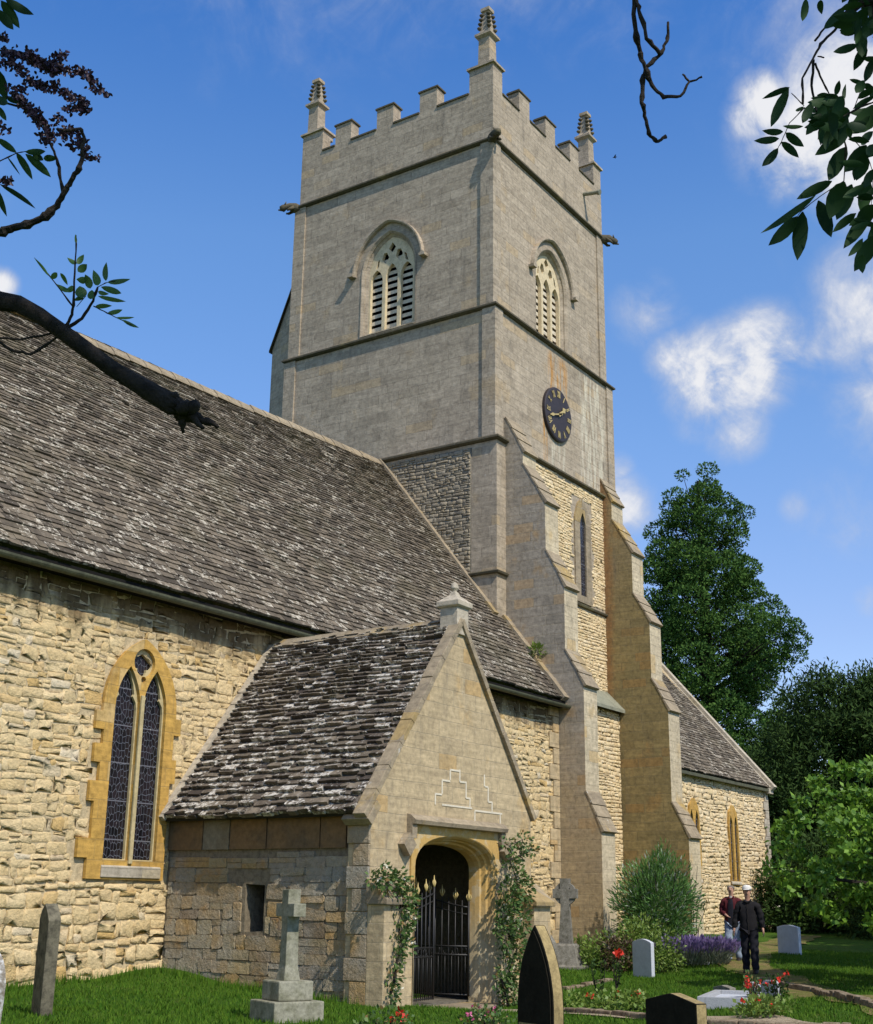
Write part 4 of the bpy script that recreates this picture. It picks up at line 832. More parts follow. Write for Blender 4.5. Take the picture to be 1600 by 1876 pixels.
mb = MB(); mb.prism(goth(.27, .3, .62, 1.36), (-.083, 0, 0), Y, Z, (.01, 0, 0)); mb.build('inscription_panel', 'headstone_shaded', hs)
L0 = W(1238, 1850, 11.6); o = slab('headstone', [(-.33, -.3), (-.33, .84), (-.06, .90), (.0, .91), (.06, .90), (.33, .84), (.33, -.3)], .13, ['headstone_shaded', 'headstone_lit_edge'], bevel=.008)
put(tag(o, 'low dark-faced headstone with shallow peaked top at the bottom edge', 'gravestone'), (L0[0], L0[1], -1.66), -23)
# celtic cross
cx_ = bpy.data.objects.new('celtic_cross', None); COL.objects.link(cx_); tag(cx_, 'grey ringed celtic cross on a tapered plinth beside the climbing rose', 'grave cross'); put(cx_, (26.15, 14.03, -1.36), 16)
mb = MB(); mb.loft([[(-a, -a, z), (a, -a, z), (a, a, z), (-a, a, z)] for a, z in ((.44, -.2), (.44, .10), (.33, .12), (.24, .52), (.20, .56))]); mb.build('plinth', 'celtic_stone', cx_, bevel=.02)
mb = MB(); c0 = 1.60; pl2 = [(-.15, .55), (-.095, 1.30), (-.10, 1.5), (-.27, 1.5), (-.27, 1.70), (-.10, 1.70), (-.11, 1.92), (.11, 1.92), (.10, 1.70), (.27, 1.70), (.27, 1.5), (.10, 1.5), (.095, 1.30), (.15, .55)]
mb.prism(pl2, (-.08, 0, 0), Y, Z, (.16, 0, 0)); rg = lambda r: [(r*math.cos(t), c0+r*math.sin(t)) for t in np.linspace(0, 2*math.pi, 33)[:-1]]
plate(mb, [rg(.245), rg(.165)], (-.055, 0, 0), Y, Z, (.11, 0, 0)); mb.build('cross', 'celtic_stone', cx_)
o = slab('headstone', [(-.29, -.2), (-.29, .70)]+[(-.27+.54*i/8, .715+.06*math.sin(i/8*math.pi)) for i in range(9)]+[(.29, .70), (.29, -.2)], .09, 'white_stone', bevel=.006)
put(tag(o, 'clean pale grey-white headstone standing alone on the sunny lawn', 'gravestone'), (26.25, 12.25, g(26.25, 12.25)), -23)
o = slab('headstone', [(-.34, -.2), (-.34, .74)]+[(-.32+.64*i/8, .745+.05*math.sin(i/8*math.pi)) for i in range(9)]+[(.34, .74), (.34, -.2)], .1, 'white_stone', bevel=.006)
put(tag(o, 'pale headstone half in tree shade to the right of the two people', 'gravestone'), (33.1, 11.45, -1.2), -23)
o = slab('headstone', [(-.2, -.2), (-.22, .45), (-.1, .6), (.1, .62), (.22, .42), (.2, -.2)], .14, 'celtic_stone', bevel=.03)
q = W(1000, 1735, 25); put(tag(o, 'small worn grey headstone between the climbing rose and the celtic cross', 'gravestone'), (q[0], q[1], -1.15), -12)
# flat grave with granite kerb
gv = bpy.data.objects.new('flat_grave', None); COL.objects.link(gv); tag(gv, 'flat grey granite grave with raised kerb on the lawn', 'grave'); fp = GP(1345, 1836); put(gv, fp, 14)
for (a, b) in (((-1.0, -.45, -.1), (1.0, -.33, .13)), ((-1.0, .33, -.1), (1.0, .45, .13)), ((-1.0, -.328, -.1), (-.88, .328, .13)), ((.88, -.328, -.1), (1.0, .328, .13))):
    mb = MB(); mb.box(a, b); mb.build('kerb', 'granite', gv, bevel=.008)
mb = MB(); mb.box((-.878, -.327, -.1), (.878, .327, .07)); mb.build('ledger', 'white_stone', gv)
def small(name, px, py, poly, th, mat, label, cat, rz=-22):
    o = slab(name, poly, th, mat, bevel=.006); put(tag(o, label, cat), GP(px, py), rz); return o
small('grave_tablet', 1414, 1836, [(-.17, -.1), (-.17, .28), (-.1, .34), (.1, .34), (.17, .28), (.17, -.1)], .09, 'granite', 'small upright grey tablet at the head of the flat grave', 'gravestone')
small('grave_tablet', 1328, 1822, [(-.2, -.1), (-.2, .12), (0, .16), (.2, .12), (.2, -.1)], .16, 'celtic_stone', 'low dark rounded stone block behind the flat grave', 'gravestone')
def lathe_obj(name, prof, mat, p, label, cat):
    mb = MB(); mb.lathe(prof, (0, 0, 0), 14); o = mb.build(name, mat, smooth=True); put(tag(o, label, cat), p); return o
q = GP(1384, 1834); lathe_obj('flower_vase', [(.05, 0), (.09, .02), (.11, .09), (.09, .15), (.10, .17), (.07, .17), (.07, .12)], 'white_stone', (q[0], q[1], q[2]+.13), 'small white vase of red flowers standing on the flat grave', 'vase')
# kerbs and low walls
def kerb(name, pix, label, h=.16, w=.2, wl=(.2, .45), mat='kerb_stone', cat='kerb', pts=None):
    P = pts or [GP(*p)[:2] for p in pix]; P = [np.array(p[:2], float) for p in P]; mb = MB()
    for a, b in zip(P[:-1], P[1:]):
        L = np.linalg.norm(b-a); u = (b-a)/L; s = 0
        while s < L:
            l = min(random.uniform(*wl), L-s+.01); c = a+u*(s+l/2); hh = h*random.uniform(.8, 1.15)
            M = Matrix.Translation((c[0], c[1], g(*c))) @ Matrix.Rotation(math.atan2(u[1], u[0])+random.uniform(-.05, .05), 4, 'Z') @ Matrix.Rotation(random.uniform(-.04, .04), 4, 'X')
            mb.box((-l/2+.006, -w/2*random.uniform(.85, 1.1), -.15), (l/2-.006, w/2*random.uniform(.85, 1.1), hh), 0, None, M); s += l
    o = mb.build(name, mat, bevel=.02); return tag(o, label, cat)
kerb('stone_kerb', [(1012, 1853), (1100, 1860), (1190, 1868), (1300, 1879), (1420, 1884), (1560, 1886)], 'low rough stone edging between the gravel path and the lawn', .08, .17)
kerb('stone_kerb', [(1392, 1800), (1440, 1808), (1500, 1822), (1560, 1836), (1620, 1852), (1800, 1890)], 'low brown stone kerb along the far side of the trodden grass path', .10, .17)
kerb('grave_edging', [(1034, 1815), (1075, 1806), (1118, 1797)], 'flat stone strip lying in the grass beyond the dark-faced pointed headstone', .06, .14, cat='grave edging')
kerb('boundary_wall', None, 'low stone churchyard wall behind the trees', .55, .35, (.3, .7), cat='wall', pts=[(49.2, 16.6), (49.5, 12), (50, 6), (50, -2)])
kerb('bed_edging', None, 'pale stone edging in front of the lavender bed', .07, .1, (.3, .6), 'white_stone', 'edging', pts=[GP(1222, 1764), GP(1260, 1766), GP(1300, 1768)])
# ------------------------------------------------------------ grass
def grass():
    n = 90000; x = rng.uniform(9, 36, n*2); y = rng.uniform(4, 17, n*2)
    ok = (y < 16.1) & ~((x > 16.0) & (x < 21.3) & (y > 11.6)) & (x*.559-y*.829 < .36*(x*.793+y*.535)) & (y > -.1*x+3)
    # keep off the paths
    for pts, w in (([(18.4, 11.2), (18.1, 10.2), (18.4, 9.2), (18.8, 8.2), (18.6, 7.2), (17.6, 6.0)], .48), ([(44, 14.6), (34, 12.6), (30.2, 11.7), (27.8, 10.4), (25, 8.6), (22.6, 7.0), (20.6, 5.6)], .45)):
        for a, b in zip(pts[:-1], pts[1:]):
            a, b = np.array(a), np.array(b); d = b-a; t = np.clip(((x-a[0])*d[0]+(y-a[1])*d[1])/(d@d), 0, 1)
            ok &= np.hypot(x-a[0]-d[0]*t, y-a[1]-d[1]*t) > w
    x, y = x[ok], y[ok]; n = len(x); z = G(x, y)+.02*np.sin(x*1.7+y)*np.sin(y*2.1)-.005
    near = (y > 15.7) | ((x > 15.7) & (x < 16.25) & (y > 12)); h = rng.uniform(.03, .075, n)*(1+near*1.3); a = rng.uniform(0, 2*math.pi, n); w = rng.uniform(.006, .014, n)
    b = np.stack([x, y, z], 1); dx = np.stack([np.cos(a), np.sin(a), 0*a], 1)*w[:, None]; tip = b+np.stack([rng.normal(0, .02, n), rng.normal(0, .02, n), h], 1)
    v = np.stack([b-dx, b+dx, tip], 1).reshape(-1, 3)
    tag(fast('grass', v, np.arange(3*n).reshape(n, 3), 'grass_blade', rng.random(n)), kind='stuff', label='short mown churchyard grass in sun and shade')
grass()
# ------------------------------------------------------------ plants
def plant(name, loc, label, cat, group=None):
    return thing(name, tuple(loc), label, cat, group)
def blooms(name, P, size, mat, parent, k=6):
    for p in np.asarray(P):
        Q = np.repeat(p[None], k, 0)+rng.normal(size=(k, 3))*size*.15; leaves(name, Q, size*rng.uniform(.6, 1, k), mat, parent, asp=.8)
def climbing(name, pix, yoff, dens, label, nfl):
    """pix: blobs (px, py, r) on the gable front"""
    b = None; P = []; T = []; F_ = []
    for px, py, r in pix:
        c = on_y(px, py, PY-yoff); rr = r/105; n = int(dens*rr*rr*420)+25
        q, d = ball(n, c, (rr*1.12, .16, rr*1.25), 0); P.append(q); T.append(d+(0, -.6, -.2)); F_.append(c)
    P = np.concatenate(P); T = np.concatenate(T); base = on_y(pix[-1][0], pix[-1][1], PY-yoff)
    t = plant(name, (base[0], base[1], g(base[0], base[1])), label, 'climbing rose', 'roses climbing beside the porch door')
    leaves('foliage', P, .075, 'rose_leaf', t, T=T, asp=.6)
    mb = MB(); pts = [F_[k]+rng.normal(size=3)*.03 for k in range(len(F_))]; pts.append(np.array((base[0], base[1]+.1, g(base[0], base[1])-.05)))
    mb.tube(pts, np.linspace(.008, .02, len(pts)), 5, jit=.2); mb.tube([p+(.05, .03, .02) for p in pts[::-1]][:-2], .01, 5); mb.build('stem', 'bark', t)
    k = rng.choice(len(P), nfl); blooms('flower', P[k]+(0, -.06, 0), .055, 'cream_petal', t)
climbing('climbing_rose', [(690, 1610, 12), (704, 1604, 15), (712, 1616, 18), (735, 1605, 12), (728, 1625, 18), (742, 1640, 20), (735, 1662, 20), (752, 1650, 14), (748, 1680, 18), (738, 1700, 14), (730, 1720, 16), (742, 1735, 13), (722, 1760, 15), (718, 1790, 13), (714, 1820, 13)], .34, 7, 'sparse yellow-green climbing rose left of the porch door', 22)
climbing('climbing_rose', [(930, 1545, 8), (958, 1540, 14), (950, 1565, 10), (972, 1560, 8), (935, 1580, 10), (945, 1610, 22), (935, 1640, 26), (960, 1630, 22), (930, 1675, 28), (955, 1680, 26), (928, 1710, 26), (945, 1740, 28), (930, 1780, 24), (935, 1815, 22), (918, 1800, 12), (930, 1840, 18)], .38, 9, 'dense climbing rose with a few white blooms right of the porch door', 14)
# willow-leaved bush
t = plant('willow_leaved_bush', (29.85, 13.5, g(29.85, 13.5)), 'tall rounded bush of narrow silvery green leaves before the far buttress', 'bush')
P = []; T = []
for i in range(150):
    q, d = ball(1, (29.85, 13.5, .0), (1.0, 1.0, 1.2), .35); q = q[0]; p2, d2 = ball(75, q, (.28, .28, .34), 0); P.append(p2); T.append((q-(29.85, 13.5, -.6))*.8+d2*.4)
leaves('foliage', np.concatenate(P), .15, 'willow_leaf', t, T=np.concatenate(T), asp=.17)
mb = MB()
for k in range(9): a = k*.7; mb.tube([(29.85+.1*math.cos(a), 13.5+.1*math.sin(a), -1.25), (29.85+.4*math.cos(a), 13.5+.4*math.sin(a), -.2), (29.85+.75*math.cos(a), 13.5+.75*math.sin(a), .8)], [.03, .02, .008], 5)
mb.build('stem', 'bark', t)
def bushy(name, c, rad, n, size, mat, label, cat, asp=.5, fl=None, nf=0, fs=.06, group=None, up_=.3, kcl=14):
    c = np.array(c, float); c[2] = g(c[0], c[1]); t = plant(name, c, label, cat, group); P = []; T = []
    for i in range(kcl):
        q, d = ball(1, c+(0, 0, rad[2]*.5), np.array(rad)*(1, 1, .6), .5); q = q[0]; q[2] = max(q[2], c[2]+.03); p2, d2 = ball(n//kcl, q, np.array(rad)*.45, 0); p2[:, 2] = np.maximum(p2[:, 2], c[2]); P.append(p2); T.append(d2+(0, 0, up_))
    P = np.concatenate(P); leaves('foliage', P, size, mat, t, T=np.concatenate(T), asp=asp)
    if fl:
        top = P[P[:, 2] > np.quantile(P[:, 2], .55)]; blooms('flower', top[rng.choice(len(top), nf)]+(-.02, -.02, .03), fs, fl, t)
    mb = MB()
    for k in range(4): a = k*1.6; mb.tube([c+(0, 0, -.05), c+(rad[0]*.4*math.cos(a), rad[1]*.4*math.sin(a), rad[2]*.7)], [.015, .006], 5)
    mb.build('stem', 'bark', t); return t
bushy('flowering_shrub', W(1185, 1712, 28.6), (.75, .7, .85), 2600, .09, 'shrub_leaf', 'yellow-green shrub in front of the willow-leaved bush', 'shrub')
bushy('flowering_shrub', W(1095, 1730, 28.2), (.55, .5, .62), 1500, .09, 'shrub_leaf', 'small leafy shrub at the foot of the first buttress', 'shrub')
bushy('dusky_shrub', W(1128, 1730, 27.9), (.4, .4, .6), 1100, .08, 'dusky_leaf', 'dark reddish shrub between two yellow-green shrubs', 'shrub')
bushy('flowering_shrub', W(1215, 1745, 28.0), (.45, .4, .4), 800, .07, 'shrub_leaf', 'low green shrub beside the lavender', 'shrub')
def lavender(c, rad, n, label):
    c = np.array(c, float); c[2] = g(c[0], c[1]); t = plant('lavender', c, label, 'lavender', 'lavender below the chancel'); 
    a = rng.uniform(0, 2*math.pi, n); r = np.sqrt(rng.random(n)); b = c+np.stack([r*np.cos(a)*rad[0]*.5, r*np.sin(a)*rad[1]*.5, 0*a], 1); d = np.stack([np.cos(a)*r*.8, np.sin(a)*r*.8, np.ones(n)], 1); d /= np.linalg.norm(d, axis=1)[:, None]
    leaves('foliage', b+d*rng.uniform(.0, rad[2]*.6, n)[:, None], .16, 'lavender_leaf', t, T=d*2, asp=.12)
    leaves('flower', b+d*rng.uniform(rad[2]*.55, rad[2]*.95, n)[:, None], .11, 'lavender_flower', t, T=d*3, asp=.28)
lavender(W(1250, 1745, 28.8), (1.1, 1.0, .62), 1600, 'grey-mauve lavender clump against the willow-leaved bush'); lavender(W(1293, 1745, 28.8), (.85, .9, .6), 1600, 'bright purple lavender clump nearest the two people')
t = plant('buddleia', (30.55, 12.9, g(30.55, 12.9)), 'thin leggy shrub with dark flower spikes in front of the chancel wall', 'shrub'); mb = MB(); P = []; T = []
for (dx, h) in ((0, 2.1), (.12, 1.8), (-.1, 1.6), (.2, 1.3)):
    top = np.array((30.55+dx+.15, 12.9-dx*.8-.1, -1.15+h)); mb.tube([(30.55, 12.9, -1.2), (30.55+dx*.6, 12.9-dx*.4, -1.1+h*.5), top], [.015, .01, .004], 5)
    for k in range(16): f = rng.uniform(.25, 1); q = np.array((30.55+dx*f, 12.9-dx*f, -1.15+h*f)); P.append(q); T.append(rng.normal(size=3)+(0, 0, .3))
mb.build('stem', 'bark', t); leaves('foliage', np.array(P), .17, 'willow_leaf', t, T=np.array(T), asp=.22)
for (px, pt, pb, lab, fl_) in ((1100, 1758, 1838, 'tall thin rose with dark stems, the left one of two on the lawn', 0), (1130, 1752, 1818, 'tall thin rose with one red bloom near the white headstone', 1)):
    b = GP(px, pb); s = (pb-pt)/F*np.dot(b, fw); t = plant('rose_bush', b, lab, 'rose bush', 'standing roses on the lawn'); mb = MB(); P = []; T = []
    for k in range(4):
        d = rng.normal(size=2)*.07; mb.tube([b, b+(d[0], d[1], s*.5), b+(d[0]*1.3, d[1]*1.3, s*rng.uniform(.8, 1))], [.009, .007, .004], 5)
        for j in range(22): f = rng.uniform(.15, .95); P.append(b+(d[0]*f*1.3, d[1]*f*1.3, s*f)); T.append(rng.normal(size=3))
    mb.build('stem', 'bark', t); leaves('foliage', np.array(P), .07, 'yew_leaf', t, T=np.array(T), asp=.55)
    if fl_: blooms('flower', [b+(.02, -.05, s*1.02)], .13, 'red_petal', t, 14)
bushy('geranium', GP(1100, 1848), (.55, .5, .22), 700, .07, 'shrub_leaf', 'low bed of red geraniums behind the path edging', 'flowers', .7, 'red_petal', 5, .06, group='red flowers in the grass')
bushy('geranium', GP(1160, 1852), (.45, .4, .22), 600, .07, 'shrub_leaf', 'low yellow-green clump with red blooms left of the low dark-faced headstone', 'flowers', .7, 'red_petal', 4, .065, group='red flowers in the grass')
bushy('geranium', GP(1408, 1866), (.45, .42, .24), 700, .07, 'shrub_leaf', 'clump of red flowers just in front of the flat grave', 'flowers', .7, 'red_petal', 7, .065, group='red flowers in the grass')
bushy('geranium', GP(1380, 1836)+(0, 0, 0), (.22, .22, .42), 260, .06, 'rose_leaf', 'red and white bouquet in the vase on the flat grave', 'flowers', .6, 'red_petal', 12, .06, group='red flowers in the grass', kcl=6)
bushy('geranium', GP(1428, 1838), (.2, .2, .38), 260, .06, 'yew_leaf', 'dark green clump with red blooms beside the small tablet', 'flowers', .6, 'red_petal', 5, .07, group='red flowers in the grass', kcl=6)
bushy('pink_flowers', GP(895, 1884), (.38, .3, .2), 420, .06, 'rose_leaf', 'pink flowers by the gravel in front of the porch door', 'flowers', .7, 'pink_petal', 9, .055)
bushy('red_flowers', GP(702, 1893), (.45, .3, .2), 300, .06, 'rose_leaf', 'red flowers in the grass at the bottom edge, left of the porch door', 'flowers', .7, 'red_petal', 7, .05)
bushy('wall_fern', (30.0, 17.0, 0), (.2, .2, .25), 10, .1, 'shrub_leaf', 'x', 'fern') if False else None
fd = W(982, 1196, 1); fpnt = fd*(30.0/fd[0]); t = plant('wall_fern', fpnt, 'small green fern tuft growing where the nave roof meets the buttress', 'fern')
q, d = ball(160, fpnt+(0, -.02, .05), (.18, .2, .17), 0); leaves('foliage', q, .13, 'shrub_leaf', t, T=d+(-.3, 0, .3), asp=.35)
# ------------------------------------------------------------ trees
def tree(name, base, trunk, clumps, n, size, mat, label, asp=.5, flat=1.0, up_=0.0, bark='bark', group=None, branch=True, spread=.6, shell=.25):
    t = thing(name, tuple(base), label, 'tree', group); mb = MB(); mb.tube([p for p, r in trunk], [r for p, r in trunk], 10, jit=.08)
    top = np.array(trunk[-1][0]); bz = np.array(base)
    P = []; T = []; ND = []
    for ci, (c, r) in enumerate(clumps):
        c = np.array(c); k = int(n*(r/np.mean([q for _, q in clumps]))**2); q, d = ball(k, c, (r, r, r*flat), shell); P.append(q); T.append(d*(1-spread)+(0, 0, up_)+rng.normal(size=(k, 3))*spread); ND.append(d+(0, 0, .25))
        if branch and (branch is True or ci % branch == 0):
            f = min(max((c[2]-bz[2])*.86/(top[2]-bz[2]), .05), .98); a = bz+(top-bz)*f; a[2] = bz[2]+(top[2]-bz[2])*f
            mb.tube([a, (a+c)/2+(0, 0, -r*.15), c], [.012*np.linalg.norm(c-a)+.015, .008*np.linalg.norm(c-a)+.01, .012], 5)
    mb.build('trunk', bark, t); leaves('crown', np.concatenate(P), size, mat, t, T=np.concatenate(T), asp=asp, nrm=np.concatenate(ND)*1.3); return t
# giant conifer
b = W(1314, 1600, 75); b[2] = -.6; prof_z = [2, 5, 8, 12, 15.5, 18, 21, 23.8, 25.8, 27.0]; prof_r = [3.8, 4.6, 4.6, 4.3, 4.1, 3.8, 3.2, 2.5, 1.4, .35]
cl = []
z = 3.0
while z < 26.7:
    R_ = np.interp(z, prof_z, prof_r); m = max(3, int(R_*3.3))
    for k in range(m):
        a = 2*math.pi*(k+random.random()*.8)/m+z; rr = R_*random.uniform(.55, 1.03)*(1+.12*math.sin(3*a+z)); cl.append((b+(rr*math.cos(a), rr*math.sin(a), 0)+np.array((0, 0, z+.6+random.uniform(-.5, .5)-.12*rr)), random.uniform(.62, 1.3)*(.62+.38*min(1, R_/3.5))))
    z += .86
for (px, py) in ((1450, 1150), (1462, 1172), (1440, 1180), (1420, 1195), (1455, 1200), (1400, 1165), (1436, 1150), (1405, 1140), (1432, 1215)): cl.append((W(px, py, 73.5), .8))
tree('giant_conifer', b, [(b+(0, 0, 0), 1.0), (b+(0, 0, 8), .6), (b+(.1, 0, 18), .33), (b+(0, 0, 26.6), .06)], cl, 520, .19, 'sequoia_leaf', 'tall dark conical conifer rising behind the chancel roof', asp=.5, flat=.66, up_=.35, shell=.7, spread=.4)
def blobtree(name, c, rad, ncl, cr_, n, size, mat, label, **k):
    base = np.array((c[0], c[1], g(c[0], c[1]))); cls = []
    for i in range(ncl):
        q, d = ball(1, c, np.array(rad)*.9, .55); q = q[0]; q[2] = max(q[2], base[2]+cr_*.4); cls.append((q, cr_*random.uniform(.7, 1.25)))
    return tree(name, base, [(base-(0, 0, .2), rad[0]*.09), (base+(0, 0, (c[2]-base[2])*.7), rad[0]*.06), (np.array(c)+(0, 0, rad[2]*.5), rad[0]*.02)], cls, n, size, mat, label, **k)
yg = 'dark yews beyond the churchyard path'
blobtree('yew_tree', W(1550, 1445, 56), (4.3, 4.2, 5.9), 190, 1.05, 420, .24, 'yew_leaf', 'broad dark yew filling the right edge behind the bright tree', asp=.3, up_=.5, group=yg)
blobtree('yew_tree', W(1442, 1515, 54), (1.75, 1.9, 4.5), 70, .7, 400, .21, 'yew_leaf', 'narrow dark yew beside the end of the chancel', asp=.3, up_=.5, group=yg)
blobtree('yew_tree', W(1690, 1450, 55), (4.5, 4.5, 6.2), 120, 1.2, 300, .28, 'yew_leaf', 'dark yew at the far right, mostly out of the picture', asp=.3, up_=.5, group=yg)
blobtree('yew_tree', W(1500, 1640, 46), (2.6, 2.0, 2.3), 50, .8, 380, .20, 'yew_leaf', 'low spreading yew in the deep shade behind the half-shaded headstone', asp=.3, up_=.2, group=yg)
blobtree('yew_tree', W(1640, 1650, 42), (2.8, 2.4, 2.6), 50, .9, 380, .20, 'yew_leaf', 'low yew at the right edge in the deep shade under the bright tree', asp=.3, up_=.2, group=yg)
# bright broad-leaved tree on the right
c = W(1640, 1560, 24.5); base = np.array((c[0], c[1], g(c[0], c[1]))); cls = []
for i in range(125):
    q, d = ball(1, c, (2.2, 2.2, 1.85), .5); q = q[0]
    if q[2] < base[2]+.5: q[2] = base[2]+.5+random.random()*.5
    cls.append((q, random.uniform(.22, .42)))
for (px, py) in ((1432, 1548), (1420, 1590), (1445, 1520), (1470, 1470), (1462, 1500), (1500, 1430), (1540, 1410), (1580, 1415), (1440, 1630), (1480, 1610), (1500, 1660), (1530, 1680), (1575, 1640)): cls.append((W(px, py, 23.6), .26))
tree('bright_leafed_tree', base, [(base-(0, 0, .2), .16), (base+(.1, 0, 1.2), .11), (c+(0, 0, .8), .04)], cls, 120, .125, 'bright_leaf', 'bright green young broad-leaved tree at the right edge', asp=.62, flat=.6, spread=.75, branch=14)
for (c, r, lab) in (((30.4, 5.3, 4.4), (2.3, 2.3, 2.0), 'large tree shading the path, standing out of view to the right'), ((35.5, 5.4, 4.4), (2.8, 2.6, 2.2), 'farther large tree shading the yews, out of view to the right'), ((40.5, 6.5, 5.0), (3.2, 3.0, 2.5), 'farthest large tree on the right, out of view')):
    blobtree('shade_tree', c, r, 60, .8, 60, .34, 'bright_leaf', lab, asp=.7, group='trees shading the path')
# ------------------------------------------------------------ branches overhead: two ash trees the photographer stands under
def leaflet(mb, a, b, w, tw=0.0, fold=.25):
    a, b = np.array(a, float), np.array(b, float); d = b-a; L = np.linalg.norm(d); d /= L; v = a/np.linalg.norm(a); s = np.cross(d, v); s /= np.linalg.norm(s)+1e-9; n = np.cross(s, d)
    s = s*math.cos(tw)+n*math.sin(tw); n = np.cross(s, d); st = (.0, .12, .3, .5, .7, .87, 1.0); wd_ = (.04, .33, .49, .5, .40, .2, .0); ctr = [a+d*L*t+n*L*.10*math.sin(t*3.1) for t in st]
    l = [p+s*w*k+n*w*k*fold for p, k in zip(ctr, wd_)]; r = [p-s*w*k+n*w*k*fold for p, k in zip(ctr, wd_)]
    vs = ctr+l+r; m = len(st); fs = [(i, i+1, m+i+1, m+i) for i in range(m-1)]+[(i, 2*m+i, 2*m+i+1, i+1) for i in range(m-1)]; mb.add(vs, fs)
def zp(off, sc, dep): return lambda x, y, dd=0.0: W(off[0]+x/sc, off[1]+y/sc, dep+dd)
def twig(mb, Z_, pts, r0, r1, dj=.06, knots=True):
    dd = 0; P = []
    for i, p in enumerate(pts): P.append(Z_(p[0], p[1], dd)); dd += random.uniform(-dj, dj)
    Q = [P[0]]; 
    for a, b in zip(P[:-1], P[1:]):
        for k in range(1, 5): Q.append(a+(b-a)*k/4+rng.normal(size=3)*r1*.35)
    R_ = np.linspace(r0, r1, len(Q)); R_ = [r*(1.45 if knots and random.random() < .22 else 1) for r in R_]; mb.tube(Q, R_, 7, jit=.12); return Q
# right-hand tree
bR = (6.6, -4.4, -1.66); ashR = thing('ash_tree', bR, 'ash tree whose dark leafy branches hang into the top right corner', 'tree', 'ash trees overhanging the camera')
zr = zp((1100, 0), 3.2, 3.5); k_ = 3.5/3.2/F
br_ = MB(); M0 = zr(1900, -260)
br_.tube([bR, (6.4, -4.3, .6), (5.9, -3.8, 2.0), (4.7, -2.2, 3.4), (4.0, -1.4, 5.5)], [.26, .22, .19, .15, .1], 10, jit=.06); br_.build('trunk', 'bark', ashR)
br_ = MB(); br_.tube([(4.35, -1.7, 2.6), (4.2, -.9, 3.0), zr(2100, -100), zr(1760, -60), zr(1600, 0), zr(1520, 20), zr(1440, 90)], [.06, .05, .03, .022, .014, .012, .010], 8, jit=.1)
for pts, a, b in (([(1440, 90), (1370, 180), (1290, 260), (1245, 350), (1180, 460), (1190, 610)], 9, 5), ([(1250, 350), (1240, 500), (1265, 650), (1330, 690)], 9, 5), ([(1260, 370), (1300, 470), (1345, 560)], 7, 4), ([(1420, 100), (1310, 165), (1258, 240)], 5, 7), ([(1275, 330), (1310, 338)], 4, 5),
                  ([(1195, 620), (1120, 545)], 3, 2), ([(1200, 630), (1110, 720), (1062, 830), (1040, 872)], 3, 2), ([(1430, 1060), (1290, 1150), (1180, 1235), (1150, 1275)], 3, 2), ([(1400, 700), (1440, 860), (1430, 1060)], 5, 3), ([(1330, 690), (1400, 700), (1500, 640), (1620, 590)], 6, 4),
                  ([(1540, 490), (1490, 630)], 2, 2), ([(1450, 780), (1560, 900), (1600, 1010), (1590, 1200)], 3, 2), ([(1620, 590), (1720, 500)], 8, 6), ([(1600, 0), (1620, 300), (1640, 600), (1650, 900), (1610, 1250)], 10, 4)):
    twig(br_, zr, pts, a*k_, b*k_, .03)
